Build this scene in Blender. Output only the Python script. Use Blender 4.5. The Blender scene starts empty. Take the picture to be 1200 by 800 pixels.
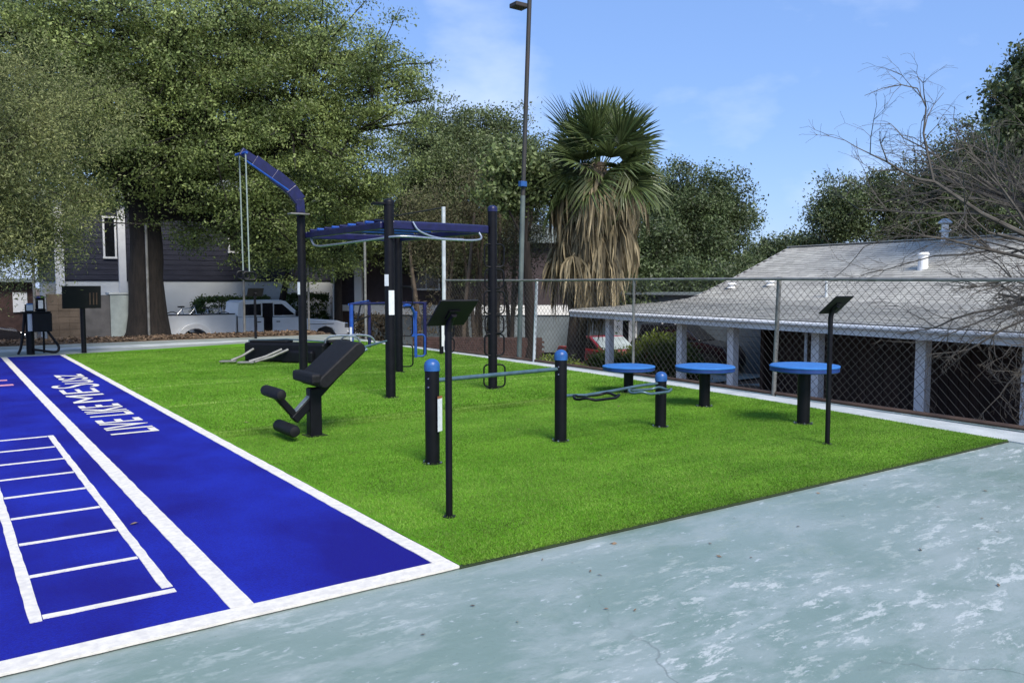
import bpy, bmesh, math, random
import numpy as np
from mathutils import Vector, Matrix
R = math.radians
SC = bpy.context.scene
COL = SC.collection

# ------------------------------------------------------------------ camera
cam = bpy.data.objects.new('camera', bpy.data.cameras.new('camera'))
COL.objects.link(cam)
cam.location = (0, 0, 1.7)
cam.rotation_euler = (R(90 - 3.98), 0, R(-35.4))
cam.data.sensor_width = 36.0
cam.data.lens = 28.5
cam.data.clip_start = 0.05
cam.data.clip_end = 2000
SC.camera = cam

# ------------------------------------------------------------------ sky, sun, exposure
SUN_EL, SUN_AZ = 46.0, 190.0          # azimuth clockwise from +y: light from behind the right shoulder
world = bpy.data.worlds.new('World'); SC.world = world; world.use_nodes = True
wn, wl = world.node_tree.nodes, world.node_tree.links
wn.clear()
wo = wn.new('ShaderNodeOutputWorld'); bg = wn.new('ShaderNodeBackground'); bg.inputs[1].default_value = 0.15
sky = wn.new('ShaderNodeTexSky'); sky.sky_type = 'NISHITA'; sky.sun_disc = False
sky.sun_elevation = R(SUN_EL); sky.sun_rotation = R(SUN_AZ)
sky.air_density = 1.0; sky.dust_density = 0.6; sky.ozone_density = 2.2
tc = wn.new('ShaderNodeTexCoord')
mp = wn.new('ShaderNodeMapping'); mp.inputs['Scale'].default_value = (1.0, 1.0, 2.2); mp.inputs['Location'].default_value = (2.1, -1.35, 0.9)
cn = wn.new('ShaderNodeTexNoise'); cn.inputs['Scale'].default_value = 2.6; cn.inputs['Detail'].default_value = 7; cn.inputs['Roughness'].default_value = 0.55
cr = wn.new('ShaderNodeValToRGB'); cr.color_ramp.elements[0].position = 0.50; cr.color_ramp.elements[1].position = 0.80
cr.color_ramp.elements[1].color = (0.75, 0.75, 0.75, 1)
mx = wn.new('ShaderNodeMix'); mx.data_type = 'RGBA'
mx.inputs[7].default_value = (3.0, 3.4, 4.1, 1)
tint = wn.new('ShaderNodeMix'); tint.data_type = 'RGBA'; tint.blend_type = 'MULTIPLY'; tint.inputs[0].default_value = 1.0
tint.inputs[7].default_value = (0.80, 0.80, 0.86, 1)
wl.new(tc.outputs['Generated'], mp.inputs[0]); wl.new(mp.outputs[0], cn.inputs[0]); wl.new(cn.outputs[0], cr.inputs[0])
soft = wn.new('ShaderNodeMix'); soft.data_type = 'RGBA'; soft.inputs[0].default_value = 0.70; soft.inputs[7].default_value = (0.66, 1.26, 2.75, 1)
wl.new(cr.outputs[0], mx.inputs[0]); wl.new(sky.outputs[0], tint.inputs[6]); wl.new(tint.outputs[2], soft.inputs[6]); wl.new(soft.outputs[2], mx.inputs[6])
wl.new(mx.outputs[2], bg.inputs[0]); wl.new(bg.outputs[0], wo.inputs[0])
sl = bpy.data.lights.new('sun', 'SUN'); sl.energy = 2.4; sl.angle = R(26); sl.color = (1.0, 0.93, 0.82)
so = bpy.data.objects.new('sun', sl); COL.objects.link(so)
az, el = R(SUN_AZ), R(SUN_EL)
sd = Vector((math.sin(az) * math.cos(el), math.cos(az) * math.cos(el), math.sin(el)))
so.rotation_euler = sd.to_track_quat('Z', 'Y').to_euler()
SC.view_settings.view_transform = 'Standard'; SC.view_settings.look = 'None'
SC.view_settings.exposure = 1.05; SC.view_settings.gamma = 1.0
SC.render.engine = 'CYCLES'

# ------------------------------------------------------------------ materials
def mat(name, col, rough=0.7, col2=None, scale=6.0, bump=0.0, bscale=None, metal=0.0, island=0.0, spec=0.5,
        trans=0.0, detail=5, lo=0.35, hi=0.65, stretch=None, coat=0.0):
    m = bpy.data.materials.new(name); m.use_nodes = True
    nt = m.node_tree; N, L = nt.nodes, nt.links
    b = N['Principled BSDF']; b.inputs['Roughness'].default_value = rough; b.inputs['Metallic'].default_value = metal
    b.inputs['Specular IOR Level'].default_value = spec; b.inputs['Coat Weight'].default_value = coat
    geo = N.new('ShaderNodeNewGeometry')
    mpn = N.new('ShaderNodeMapping'); L.new(geo.outputs['Position'], mpn.inputs[0])
    if stretch: mpn.inputs['Scale'].default_value = stretch
    c2 = col2 or tuple(c * 0.8 for c in col)
    nz = N.new('ShaderNodeTexNoise'); nz.inputs['Scale'].default_value = scale; nz.inputs['Detail'].default_value = detail
    L.new(mpn.outputs[0], nz.inputs[0])
    rp = N.new('ShaderNodeValToRGB'); rp.color_ramp.elements[0].position = lo; rp.color_ramp.elements[1].position = hi
    rp.color_ramp.elements[0].color = (*c2, 1); rp.color_ramp.elements[1].color = (*col, 1)
    L.new(nz.outputs[0], rp.inputs[0])
    out = rp.outputs[0]
    if island:
        hs = N.new('ShaderNodeHueSaturation')
        mr = N.new('ShaderNodeMapRange'); mr.inputs[3].default_value = 1 - island; mr.inputs[4].default_value = 1 + island
        L.new(geo.outputs['Random Per Island'], mr.inputs[0]); L.new(mr.outputs[0], hs.inputs['Value']); L.new(out, hs.inputs['Color'])
        out = hs.outputs[0]
    L.new(out, b.inputs['Base Color'])
    if bump:
        n2 = N.new('ShaderNodeTexNoise'); n2.inputs['Scale'].default_value = bscale or scale * 6; n2.inputs['Detail'].default_value = 4
        L.new(mpn.outputs[0], n2.inputs[0])
        bp = N.new('ShaderNodeBump'); bp.inputs['Strength'].default_value = bump; bp.inputs['Distance'].default_value = 0.02
        L.new(n2.outputs[0], bp.inputs['Height']); L.new(bp.outputs[0], b.inputs['Normal'])
    if trans:
        t = N.new('ShaderNodeBsdfTranslucent'); L.new(out, t.inputs[0])
        ms = N.new('ShaderNodeMixShader'); ms.inputs[0].default_value = trans
        L.new(b.outputs[0], ms.inputs[1]); L.new(t.outputs[0], ms.inputs[2]); L.new(ms.outputs[0], N['Material Output'].inputs[0])
    return m

M = {}
M['black'] = mat('black_powder_coat', (0.006, 0.006, 0.009), 0.45, (0.004, 0.004, 0.006), 9, 0.05, 300, spec=0.22)
M['black_matte'] = mat('black_rubber', (0.007, 0.007, 0.009), 0.65, (0.004, 0.004, 0.005), 20, 0.1, 200, spec=0.3)
M['panel_black'] = mat('sign_board_black', (0.009, 0.008, 0.009), 0.6, (0.005, 0.005, 0.006), 8, spec=0.3)
M['blue_cap'] = mat('blue_plastic', (0.022, 0.11, 0.34), 0.35, (0.016, 0.07, 0.24), 14, 0.1, 120)
M['blue_step'] = mat('blue_step_rubber', (0.03, 0.17, 0.48), 0.55, (0.022, 0.13, 0.40), 12, 0.2, 160)
M['shaded_rim'] = mat('shaded_blue_rim', (0.012, 0.05, 0.22), 0.5, (0.01, 0.035, 0.16), 12)  # disc sides below the lit top, their shade put into the blue
M['navy'] = mat('navy_steel', (0.010, 0.011, 0.075), 0.35, (0.007, 0.008, 0.045), 10)
M['blue_paint'] = mat('blue_painted_steel', (0.016, 0.08, 0.36), 0.35, (0.014, 0.05, 0.26), 10)
M['steel'] = mat('brushed_steel', (0.42, 0.47, 0.52), 0.35, (0.3, 0.34, 0.4), 30, metal=0.7)
M['bar_teal'] = mat('teal_grey_bar', (0.10, 0.17, 0.20), 0.35, (0.07, 0.12, 0.15), 16, metal=0.4)
M['galv'] = mat('galvanised_steel', (0.25, 0.25, 0.235), 0.55, (0.16, 0.155, 0.14), 7, metal=0.3)
M['galv_white'] = mat('pale_painted_pole', (0.55, 0.6, 0.62), 0.5, (0.4, 0.43, 0.45), 6)
M['rust_pole'] = mat('brown_weathered_pole', (0.04, 0.03, 0.025), 0.6, (0.025, 0.03, 0.03), 2.5)
M['pole_green'] = mat('green_grey_pole', (0.12, 0.15, 0.14), 0.6, (0.08, 0.10, 0.10), 2.5)
M['wire'] = mat('chain_link_wire', (0.12, 0.10, 0.085), 0.6, (0.08, 0.066, 0.058), 8, metal=0.2)
M['sticker'] = mat('white_label', (0.72, 0.74, 0.76), 0.5, (0.6, 0.64, 0.68), 25)
M['sticker_brown'] = mat('brown_label_strip', (0.30, 0.12, 0.05), 0.5)
M['sticker_blue'] = mat('blue_label_strip', (0.05, 0.2, 0.5), 0.5)
M['rope'] = mat('grey_green_rope', (0.30, 0.36, 0.33), 0.8, (0.2, 0.25, 0.22), 60)
M['white_line'] = mat('white_turf', (0.80, 0.76, 0.67), 0.95, (0.66, 0.63, 0.58), 24, 0.5, 260, spec=0.1)
M['pink_line'] = mat('pink_turf', (0.70, 0.35, 0.40), 0.95, (0.55, 0.25, 0.35), 22, 0.4, 260, spec=0.1)
M['turf_edge'] = mat('turf_edge_dark', (0.02, 0.035, 0.012), 0.95)
M['kerb'] = mat('pale_concrete', (0.52, 0.55, 0.55), 0.85, (0.36, 0.40, 0.40), 2.2, 0.3, 60)
M['walk'] = mat('walk_concrete', (0.30, 0.33, 0.31), 0.85, (0.20, 0.23, 0.21), 1.2, 0.3, 60)
M['asphalt'] = mat('asphalt', (0.07, 0.07, 0.068), 0.9, (0.045, 0.045, 0.045), 3, 0.4, 120)
M['dirt'] = mat('leaf_litter_dirt', (0.15, 0.10, 0.062), 0.95, (0.05, 0.035, 0.022), 5, 0.8, 40, detail=9)
M['litter'] = mat('dry_leaves', (0.19, 0.13, 0.08), 0.9, (0.09, 0.06, 0.04), 3, island=0.6)
M['navy_wall'] = mat('dark_slate_siding', (0.045, 0.047, 0.07), 0.8, (0.03, 0.032, 0.05), 1.5, 0.2, 30, stretch=(1, 1, 6))
M['white_wall'] = mat('white_stucco', (0.74, 0.76, 0.76), 0.85, (0.64, 0.67, 0.67), 1.0, 0.3, 60)
M['grey_wall'] = mat('grey_blue_siding', (0.17, 0.20, 0.22), 0.85, (0.13, 0.155, 0.17), 1.2, 0.2, 40)
M['brown_wall'] = mat('dark_brown_boards', (0.045, 0.026, 0.02), 0.85, (0.025, 0.015, 0.012), 3, 0.3, 40, stretch=(1, 1, 0.2))
M['brown_post'] = mat('brown_timber', (0.10, 0.06, 0.04), 0.8, (0.06, 0.035, 0.025), 4)
M['tan_block'] = mat('tan_block_wall', (0.13, 0.10, 0.075), 0.9, (0.09, 0.068, 0.05), 3, 0.4, 50)
M['shaded_block'] = mat('grey_render_shaded', (0.12, 0.115, 0.115), 0.9, (0.08, 0.078, 0.078), 3, 0.4, 50)  # enclosure face turned from the sun, its shade put into the grey
M['lit_block'] = mat('grey_render_lit', (0.36, 0.41, 0.40), 0.9, (0.27, 0.31, 0.30), 3, 0.4, 50)  # enclosure face turned to the sun, its brightness put into the grey
M['brick'] = mat('red_brown_brick', (0.075, 0.042, 0.035), 0.9, (0.045, 0.026, 0.022), 6, 0.4, 50)
M['white_paint'] = mat('white_trim_paint', (0.84, 0.84, 0.82), 0.6, (0.76, 0.76, 0.75), 3, 0.1, 60)
M['shingle'] = mat('grey_shingle', (0.45, 0.44, 0.39), 0.95, (0.36, 0.35, 0.315), 1.3, 0.6, 120, island=0.14)
M['roof_far'] = mat('far_grey_roof', (0.28, 0.32, 0.32), 0.95, (0.2, 0.24, 0.24), 1)
M['soffit'] = mat('soffit_brown', (0.07, 0.05, 0.04), 0.9)
M['glass'] = mat('dark_glass', (0.012, 0.014, 0.018), 0.08, (0.01, 0.01, 0.012), 3)
M['truck_white'] = mat('white_car_paint', (0.84, 0.85, 0.84), 0.3, (0.78, 0.79, 0.78), 2, coat=0.4)
M['car_black'] = mat('black_car_paint', (0.012, 0.01, 0.012), 0.25, coat=0.5)
M['car_red'] = mat('red_car_paint', (0.42, 0.02, 0.03), 0.3, (0.35, 0.015, 0.02), 2, coat=0.4)
M['tyre'] = mat('tyre_rubber', (0.015, 0.015, 0.015), 0.85)
M['chrome'] = mat('chrome', (0.6, 0.62, 0.65), 0.2, metal=0.9)
M['bark'] = mat('oak_bark', (0.022, 0.017, 0.014), 0.95, (0.009, 0.007, 0.006), 5, 1.0, 20, stretch=(2.5, 2.5, 0.5))
M['bark_grey'] = mat('bare_grey_bark', (0.11, 0.10, 0.085), 0.9, (0.055, 0.048, 0.04), 6, 0.6, 40)
M['bark_brown'] = mat('brown_stems', (0.13, 0.10, 0.07), 0.9, (0.07, 0.052, 0.038), 5, 0.6, 30)
M['oak_leaf'] = mat('oak_foliage', (0.25, 0.31, 0.095), 0.55, (0.11, 0.15, 0.042), 0.75, island=0.6, trans=0.32, lo=0.40, hi=0.60, spec=0.5)
M['olive_leaf'] = mat('pale_olive_foliage', (0.26, 0.28, 0.10), 0.55, (0.10, 0.125, 0.04), 1.1, island=0.6, trans=0.3, spec=0.5)
M['mid_leaf'] = mat('mid_green_foliage', (0.155, 0.20, 0.07), 0.55, (0.075, 0.10, 0.036), 0.7, island=0.55, trans=0.25)
M['dark_leaf'] = mat('dark_green_foliage', (0.10, 0.14, 0.05), 0.55, (0.05, 0.07, 0.026), 0.7, island=0.55, trans=0.22)
M['brown_leaf'] = mat('brown_vine_foliage', (0.15, 0.12, 0.065), 0.8, (0.07, 0.055, 0.035), 1.2, island=0.6, trans=0.2)
M['vine_leaf'] = mat('olive_vine_foliage', (0.13, 0.135, 0.06), 0.8, (0.07, 0.06, 0.035), 1.2, island=0.6, trans=0.25)
M['hedge_leaf'] = mat('hedge_foliage', (0.11, 0.17, 0.03), 0.6, (0.05, 0.09, 0.02), 2, island=0.5, trans=0.25)
M['yellow_leaf'] = mat('yellow_green_foliage', (0.19, 0.24, 0.035), 0.6, (0.08, 0.12, 0.02), 2, island=0.5, trans=0.25)
M['palm_green'] = mat('palm_frond_green', (0.13, 0.17, 0.06), 0.4, (0.07, 0.10, 0.032), 1.5, island=0.45, trans=0.2)
M['palm_dead'] = mat('palm_frond_dead', (0.34, 0.28, 0.17), 0.85, (0.17, 0.14, 0.08), 1.6, island=0.55, trans=0.15)
M['palm_trunk'] = mat('palm_trunk', (0.09, 0.065, 0.045), 0.95, (0.05, 0.035, 0.025), 6, 0.8, 30)
M['grass'] = mat('artificial_grass', (0.175, 0.31, 0.038), 0.6, (0.11, 0.22, 0.022), 1.4, island=0.35, trans=0.25, spec=0.3)

def add_nodes_court():
    m = bpy.data.materials.new('teal_court_concrete'); m.use_nodes = True
    N, L = m.node_tree.nodes, m.node_tree.links; b = N['Principled BSDF']
    g = N.new('ShaderNodeNewGeometry')
    def noise(sc, det, rough=0.55, st=(1, 1, 1), dist=0.0, off=0):
        p = N.new('ShaderNodeMapping'); p.inputs['Scale'].default_value = st; p.inputs['Location'].default_value = (off, off * 1.7, 0)
        p.inputs['Rotation'].default_value = (0, 0, R(-25))
        L.new(g.outputs['Position'], p.inputs[0])
        n = N.new('ShaderNodeTexNoise'); n.inputs['Scale'].default_value = sc; n.inputs['Detail'].default_value = det
        n.inputs['Roughness'].default_value = rough; n.inputs['Distortion'].default_value = dist
        L.new(p.outputs[0], n.inputs[0]); return n.outputs[0]
    def ramp(src, a, c):
        r = N.new('ShaderNodeMapRange'); r.interpolation_type = 'SMOOTHSTEP'
        r.inputs[1].default_value = a; r.inputs[2].default_value = c; L.new(src, r.inputs[0]); return r.outputs[0]
    def mixc(f, a, c):
        x = N.new('ShaderNodeMix'); x.data_type = 'RGBA'
        if isinstance(f, float): x.inputs[0].default_value = f
        else: L.new(f, x.inputs[0])
        for i, v in ((6, a), (7, c)):
            if isinstance(v, tuple): x.inputs[i].default_value = (*v, 1)
            else: L.new(v, x.inputs[i])
        return x.outputs[2]
    def mul(a, c):
        x = N.new('ShaderNodeMath'); x.operation = 'MULTIPLY'; L.new(a, x.inputs[0])
        if isinstance(c, float): x.inputs[1].default_value = c
        else: L.new(c, x.inputs[1])
        return x.outputs[0]
    base = mixc(ramp(noise(0.55, 4, 0.5, dist=0.6), 0.38, 0.62), (0.165, 0.235, 0.205), (0.215, 0.28, 0.26))
    base = mixc(mul(ramp(noise(1.0, 9, 0.72, (0.8, 1.6, 1), 0.3, off=4), 0.46, 0.60), 0.6), base, (0.29, 0.34, 0.33))
    # worn whitish scuffs, only inside broad worn zones
    zone = ramp(noise(0.42, 2, 0.4, off=11), 0.42, 0.62)
    base = mixc(mul(mul(zone, ramp(noise(1.9, 8, 0.7, (0.7, 2.2, 1), 0.8, 21), 0.44, 0.64)), 0.42), base, (0.38, 0.43, 0.43))
    sc1 = ramp(noise(4.2, 12, 0.78, (0.75, 2.0, 1), 0.2, 3), 0.53, 0.59)
    base = mixc(mul(mul(sc1, zone), 0.62), base, (0.54, 0.57, 0.57))
    sc2 = ramp(noise(11, 8, 0.7, (0.8, 1.7, 1), 0.3, 7), 0.60, 0.66)
    base = mixc(mul(sc2, 0.45), base, (0.58, 0.62, 0.65))
    dk = ramp(noise(30, 3, 0.5, off=2), 0.70, 0.76)
    base = mixc(mul(dk, 0.6), base, (0.08, 0.10, 0.09))
    # hairline cracks
    p = N.new('ShaderNodeMapping'); L.new(g.outputs['Position'], p.inputs[0])
    dn = N.new('ShaderNodeTexNoise'); dn.inputs['Scale'].default_value = 1.4; dn.inputs['Detail'].default_value = 4; L.new(p.outputs[0], dn.inputs[0])
    ad = N.new('ShaderNodeVectorMath'); ad.operation = 'MULTIPLY_ADD'; L.new(dn.outputs[1], ad.inputs[0]); ad.inputs[1].default_value = (0.9, 0.9, 0); L.new(p.outputs[0], ad.inputs[2])
    v = N.new('ShaderNodeTexVoronoi'); v.feature = 'DISTANCE_TO_EDGE'; v.inputs['Scale'].default_value = 0.32; L.new(ad.outputs[0], v.inputs[0])
    ck = N.new('ShaderNodeMapRange'); ck.inputs[1].default_value = 0.0; ck.inputs[2].default_value = 0.0035; ck.inputs[3].default_value = 1; ck.inputs[4].default_value = 0
    L.new(v.outputs[0], ck.inputs[0])
    ckm = mul(ck.outputs[0], ramp(noise(0.8, 2, off=5), 0.45, 0.6))
    base = mixc(mul(ckm, 0.5), base, (0.07, 0.08, 0.075))
    L.new(base, b.inputs['Base Color'])
    rr = N.new('ShaderNodeMapRange'); rr.inputs[3].default_value = 0.42; rr.inputs[4].default_value = 0.72
    L.new(sc1, rr.inputs[0]); L.new(rr.outputs[0], b.inputs['Roughness'])
    bp = N.new('ShaderNodeBump'); bp.inputs['Strength'].default_value = 0.35; bp.inputs['Distance'].default_value = 0.01
    L.new(noise(22, 8, 0.7), bp.inputs['Height']); L.new(bp.outputs[0], b.inputs['Normal'])
    return m
M['court'] = add_nodes_court()

def turf_mat(name, c1, c2, c3, fine):
    m = bpy.data.materials.new(name); m.use_nodes = True
    N, L = m.node_tree.nodes, m.node_tree.links; b = N['Principled BSDF']
    g = N.new('ShaderNodeNewGeometry')
    def nz(s, d, st=(1, 1, 1)):
        p = N.new('ShaderNodeMapping'); p.inputs['Scale'].default_value = st; L.new(g.outputs['Position'], p.inputs[0])
        n = N.new('ShaderNodeTexNoise'); n.inputs['Scale'].default_value = s; n.inputs['Detail'].default_value = d; L.new(p.outputs[0], n.inputs[0]); return n.outputs[0]
    r = N.new('ShaderNodeValToRGB'); r.color_ramp.elements[0].position = 0.38; r.color_ramp.elements[1].position = 0.62
    r.color_ramp.elements[0].color = (*c1, 1); r.color_ramp.elements[1].color = (*c2, 1); L.new(nz(1.1, 6, (1, 0.7, 1)), r.inputs[0])
    f = N.new('ShaderNodeMapRange'); f.inputs[1].default_value = 0.35; f.inputs[2].default_value = 0.75; f.inputs[4].default_value = 0.6
    L.new(nz(fine, 4), f.inputs[0])
    x = N.new('ShaderNodeMix'); x.data_type = 'RGBA'; L.new(f.outputs[0], x.inputs[0]); L.new(r.outputs[0], x.inputs[6]); x.inputs[7].default_value = (*c3, 1)
    L.new(x.outputs[2], b.inputs['Base Color']); b.inputs['Roughness'].default_value = 0.95; b.inputs['Specular IOR Level'].default_value = 0.08
    bp = N.new('ShaderNodeBump'); bp.inputs['Strength'].default_value = 0.6; bp.inputs['Distance'].default_value = 0.012
    L.new(nz(fine * 1.6, 5), bp.inputs['Height']); L.new(bp.outputs[0], b.inputs['Normal'])
    return m
M['blue_turf'] = turf_mat('blue_turf', (0.009, 0.005, 0.17), (0.012, 0.020, 0.33), (0.012, 0.004, 0.11), 70)
b_ = M['blue_turf'].node_tree.nodes['Principled BSDF']; b_.inputs['Sheen Weight'].default_value = 0.15; b_.inputs['Sheen Tint'].default_value = (0.1, 0.25, 1.0, 1); b_.inputs['Sheen Roughness'].default_value = 0.4
def lawn_tones(m):
    N, L = m.node_tree.nodes, m.node_tree.links; b = N['Principled BSDF']; src = b.inputs['Base Color'].links[0].from_socket
    g = N.new('ShaderNodeNewGeometry'); sep = N.new('ShaderNodeSeparateXYZ'); L.new(g.outputs['Position'], sep.inputs[0])
    nz = N.new('ShaderNodeTexNoise'); nz.inputs['Scale'].default_value = 0.5; nz.inputs['Detail'].default_value = 3; L.new(g.outputs['Position'], nz.inputs[0])
    def m_(op, a, c):
        x = N.new('ShaderNodeMath'); x.operation = op
        for i, v in enumerate((a, c)):
            if isinstance(v, (int, float)): x.inputs[i].default_value = v
            else: L.new(v, x.inputs[i])
        return x.outputs[0]
    # roll seams of the turf about every 2.4 m, running across the lawn
    yy = m_('ADD', sep.outputs[1], m_('MULTIPLY', nz.outputs[0], 0.5))
    fr = m_('ABSOLUTE', m_('SUBTRACT', m_('FRACT', m_('MULTIPLY', yy, 1/2.4), 0), 0.5), 0)
    sm = N.new('ShaderNodeMapRange'); sm.inputs[1].default_value = 0.478; sm.inputs[2].default_value = 0.5; L.new(fr, sm.inputs[0])
    n2 = N.new('ShaderNodeTexNoise'); n2.inputs['Scale'].default_value = 1.6; n2.inputs['Detail'].default_value = 5; n2.inputs['Roughness'].default_value = 0.65
    mp_ = N.new('ShaderNodeMapping'); mp_.inputs['Scale'].default_value = (0.55, 1.8, 1); L.new(g.outputs['Position'], mp_.inputs[0]); L.new(mp_.outputs[0], n2.inputs[0])
    v = N.new('ShaderNodeMapRange'); v.inputs[1].default_value = 0.35; v.inputs[2].default_value = 0.65; v.inputs[3].default_value = 0.80; v.inputs[4].default_value = 1.2; L.new(n2.outputs[0], v.inputs[0])
    hs = N.new('ShaderNodeHueSaturation'); L.new(v.outputs[0], hs.inputs['Value']); L.new(src, hs.inputs['Color'])
    fy = N.new('ShaderNodeMapRange'); fy.inputs[1].default_value = 7.5; fy.inputs[2].default_value = 11.0; fy.inputs[3].default_value = 0.08; fy.inputs[4].default_value = 0.85; L.new(sep.outputs[1], fy.inputs[0])
    mx_ = N.new('ShaderNodeMix'); mx_.data_type = 'RGBA'; L.new(m_('MULTIPLY', sm.outputs[0], fy.outputs[0]), mx_.inputs[0]); L.new(hs.outputs[0], mx_.inputs[6]); mx_.inputs[7].default_value = (0.42, 0.52, 0.16, 1)
    L.new(mx_.outputs[2], b.inputs['Base Color'])
lawn_tones(M['grass'])
M['turf_base'] = turf_mat('green_turf_backing', (0.085, 0.235, 0.012), (0.13, 0.31, 0.02), (0.06, 0.17, 0.01), 60)

# ------------------------------------------------------------------ mesh helpers
class MB:
    def __init__(s): s.v, s.f = [], []
    def add(s, vs, fs):
        o = len(s.v); s.v += [tuple(p) for p in vs]; s.f += [tuple(i + o for i in f) for f in fs]; return s
    def box(s, c, d, rot=None):
        x, y, z = d[0] / 2, d[1] / 2, d[2] / 2
        vs = [Vector((a * x, b * y, e * z)) for a in (-1, 1) for b in (-1, 1) for e in (-1, 1)]
        if rot is not None: vs = [rot @ v for v in vs]
        vs = [v + Vector(c) for v in vs]
        return s.add(vs, [(0, 1, 3, 2), (4, 6, 7, 5), (0, 4, 5, 1), (2, 3, 7, 6), (0, 2, 6, 4), (1, 5, 7, 3)])
    def tube(s, pts, r, n=10, cap=True, closed=False):
        pts = [Vector(p) for p in pts]
        rs = r if isinstance(r, (list, tuple)) else [r] * len(pts)
        k = len(pts); prev = None; vs = []
        for i, p in enumerate(pts):
            if closed: t = pts[(i + 1) % k] - pts[i - 1]
            else: t = pts[min(i + 1, k - 1)] - pts[max(i - 1, 0)]
            if t.length < 1e-9: t = Vector((0, 0, 1))
            t.normalize()
            if prev is None:
                u = t.cross(Vector((0, 0, 1)))
                if u.length < 0.05: u = t.cross(Vector((1, 0, 0)))
            else: u = prev - t * prev.dot(t)
            u.normalize(); prev = u; w = t.cross(u)
            for j in range(n):
                a = 2 * math.pi * j / n
                vs.append(p + (u * math.cos(a) + w * math.sin(a)) * rs[i])
        fs = []
        for i in range(k if closed else k - 1):
            a, b = i * n, ((i + 1) % k) * n
            for j in range(n): fs.append((a + j, b + j, b + (j + 1) % n, a + (j + 1) % n))
        if cap and not closed: fs += [tuple(range(n - 1, -1, -1)), tuple(range((k - 1) * n, k * n))]
        # orientation irrelevant for shading here
        return s.add(vs, fs)
    def lathe(s, prof, c=(0, 0, 0), n=24):
        vs = []
        for r, z in prof:
            for j in range(n):
                a = 2 * math.pi * j / n; vs.append((c[0] + r * math.cos(a), c[1] + r * math.sin(a), c[2] + z))
        fs = [(i * n + j, i * n + (j + 1) % n, (i + 1) * n + (j + 1) % n, (i + 1) * n + j) for i in range(len(prof) - 1) for j in range(n)]
        fs += [tuple(range(n - 1, -1, -1)), tuple(range((len(prof) - 1) * n, len(prof) * n))]
        return s.add(vs, fs)
    def prism(s, poly, lo, hi, axis='y'):
        """poly in the plane across axis; extruded lo..hi"""
        n = len(poly)
        def P(a, b, h): return {'y': (a, h, b), 'x': (h, a, b), 'z': (a, b, h)}[axis]
        vs = [P(a, b, lo) for a, b in poly] + [P(a, b, hi) for a, b in poly]
        fs = [tuple(range(n)), tuple(range(2 * n - 1, n - 1, -1))] + [(i, i + n, (i + 1) % n + n, (i + 1) % n) for i in range(n)]
        return s.add(vs, fs)
    def mesh(s, name, m=None, smooth=False):
        me = bpy.data.meshes.new(name); me.from_pydata(s.v, [], s.f)
        if m: me.materials.append(m)
        bm = bmesh.new(); bm.from_mesh(me); bmesh.ops.recalc_face_normals(bm, faces=bm.faces); bm.to_mesh(me); bm.free()
        if smooth:
            me.polygons.foreach_set('use_smooth', [True] * len(me.polygons))
            try: me.set_sharp_from_angle(angle=R(38))
            except Exception: pass
        me.update(); return me
    def build(s, name, m, parent=None, smooth=False, bevel=0.0, kind=None):
        o = bpy.data.objects.new(name, s.mesh(name, m, smooth)); COL.objects.link(o)
        if parent: o.parent = parent
        if bevel:
            b = o.modifiers.new('bevel', 'BEVEL'); b.width = bevel; b.segments = 2; b.limit_method = 'ANGLE'
        if kind: o['kind'] = kind
        return o

def thing(name, label, cat, loc=(0, 0, 0), rz=0.0, group=None):
    o = bpy.data.objects.new(name, None); COL.objects.link(o); o.location = loc; o.rotation_euler = (0, 0, rz)
    o.empty_display_size = 0.2
    o['label'] = label; o['category'] = cat
    if group: o['group'] = group
    return o
def tag(o, label, cat, group=None):
    o['label'] = label; o['category'] = cat
    if group: o['group'] = group
    return o
def struct(o): o['kind'] = 'structure'; return o
def dup(root, loc, rz, label):
    r = root.copy(); COL.objects.link(r); r.location = loc; r.rotation_euler = (0, 0, rz); r['label'] = label
    for ch in list(root.children):
        c = ch.copy(); COL.objects.link(c); c.parent = r
        for g in ch.children:
            d = g.copy(); COL.objects.link(d); d.parent = c
    return r
def inst(name, me, parent, loc=(0, 0, 0), rot=(0, 0, 0), scale=(1, 1, 1)):
    o = bpy.data.objects.new(name, me); COL.objects.link(o); o.parent = parent
    o.location = loc; o.rotation_euler = rot; o.scale = scale; return o

def fast_mesh(name, V, F, m):
    """V (n,3) array, F (k,c) array of equal-size faces"""
    me = bpy.data.meshes.new(name); k, c = F.shape
    me.vertices.add(len(V)); me.vertices.foreach_set('co', V.astype(np.float32).ravel())
    me.loops.add(k * c); me.loops.foreach_set('vertex_index', F.astype(np.int32).ravel())
    me.polygons.add(k); me.polygons.foreach_set('loop_start', np.arange(0, k * c, c, dtype=np.int32))
    me.update(calc_edges=True)
    if m: me.materials.append(m)
    return me
def rounded_loop(w, h, r, n=5):
    pts = []
    for cx, cz, a0 in ((w/2 - r, h/2 - r, 0), (-w/2 + r, h/2 - r, 90), (-w/2 + r, -h/2 + r, 180), (w/2 - r, -h/2 + r, 270)):
        for i in range(n + 1):
            a = R(a0 + 90 * i / n); pts.append((cx + r * math.cos(a), cz + r * math.sin(a)))
    return pts
def smooth_path(pts, n=6):
    """Catmull-Rom through the points"""
    P = [Vector(p) for p in pts]; P = [P[0] * 2 - P[1]] + P + [P[-1] * 2 - P[-2]]; out = []
    for i in range(1, len(P) - 2):
        for k in range(n):
            t = k / n; a, b, c, d = P[i-1], P[i], P[i+1], P[i+2]
            out.append(0.5 * ((2*b) + (c - a) * t + (2*a - 5*b + 4*c - d) * t*t + (3*b - a - 3*c + d) * t**3))
    out.append(P[-2]); return out

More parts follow.
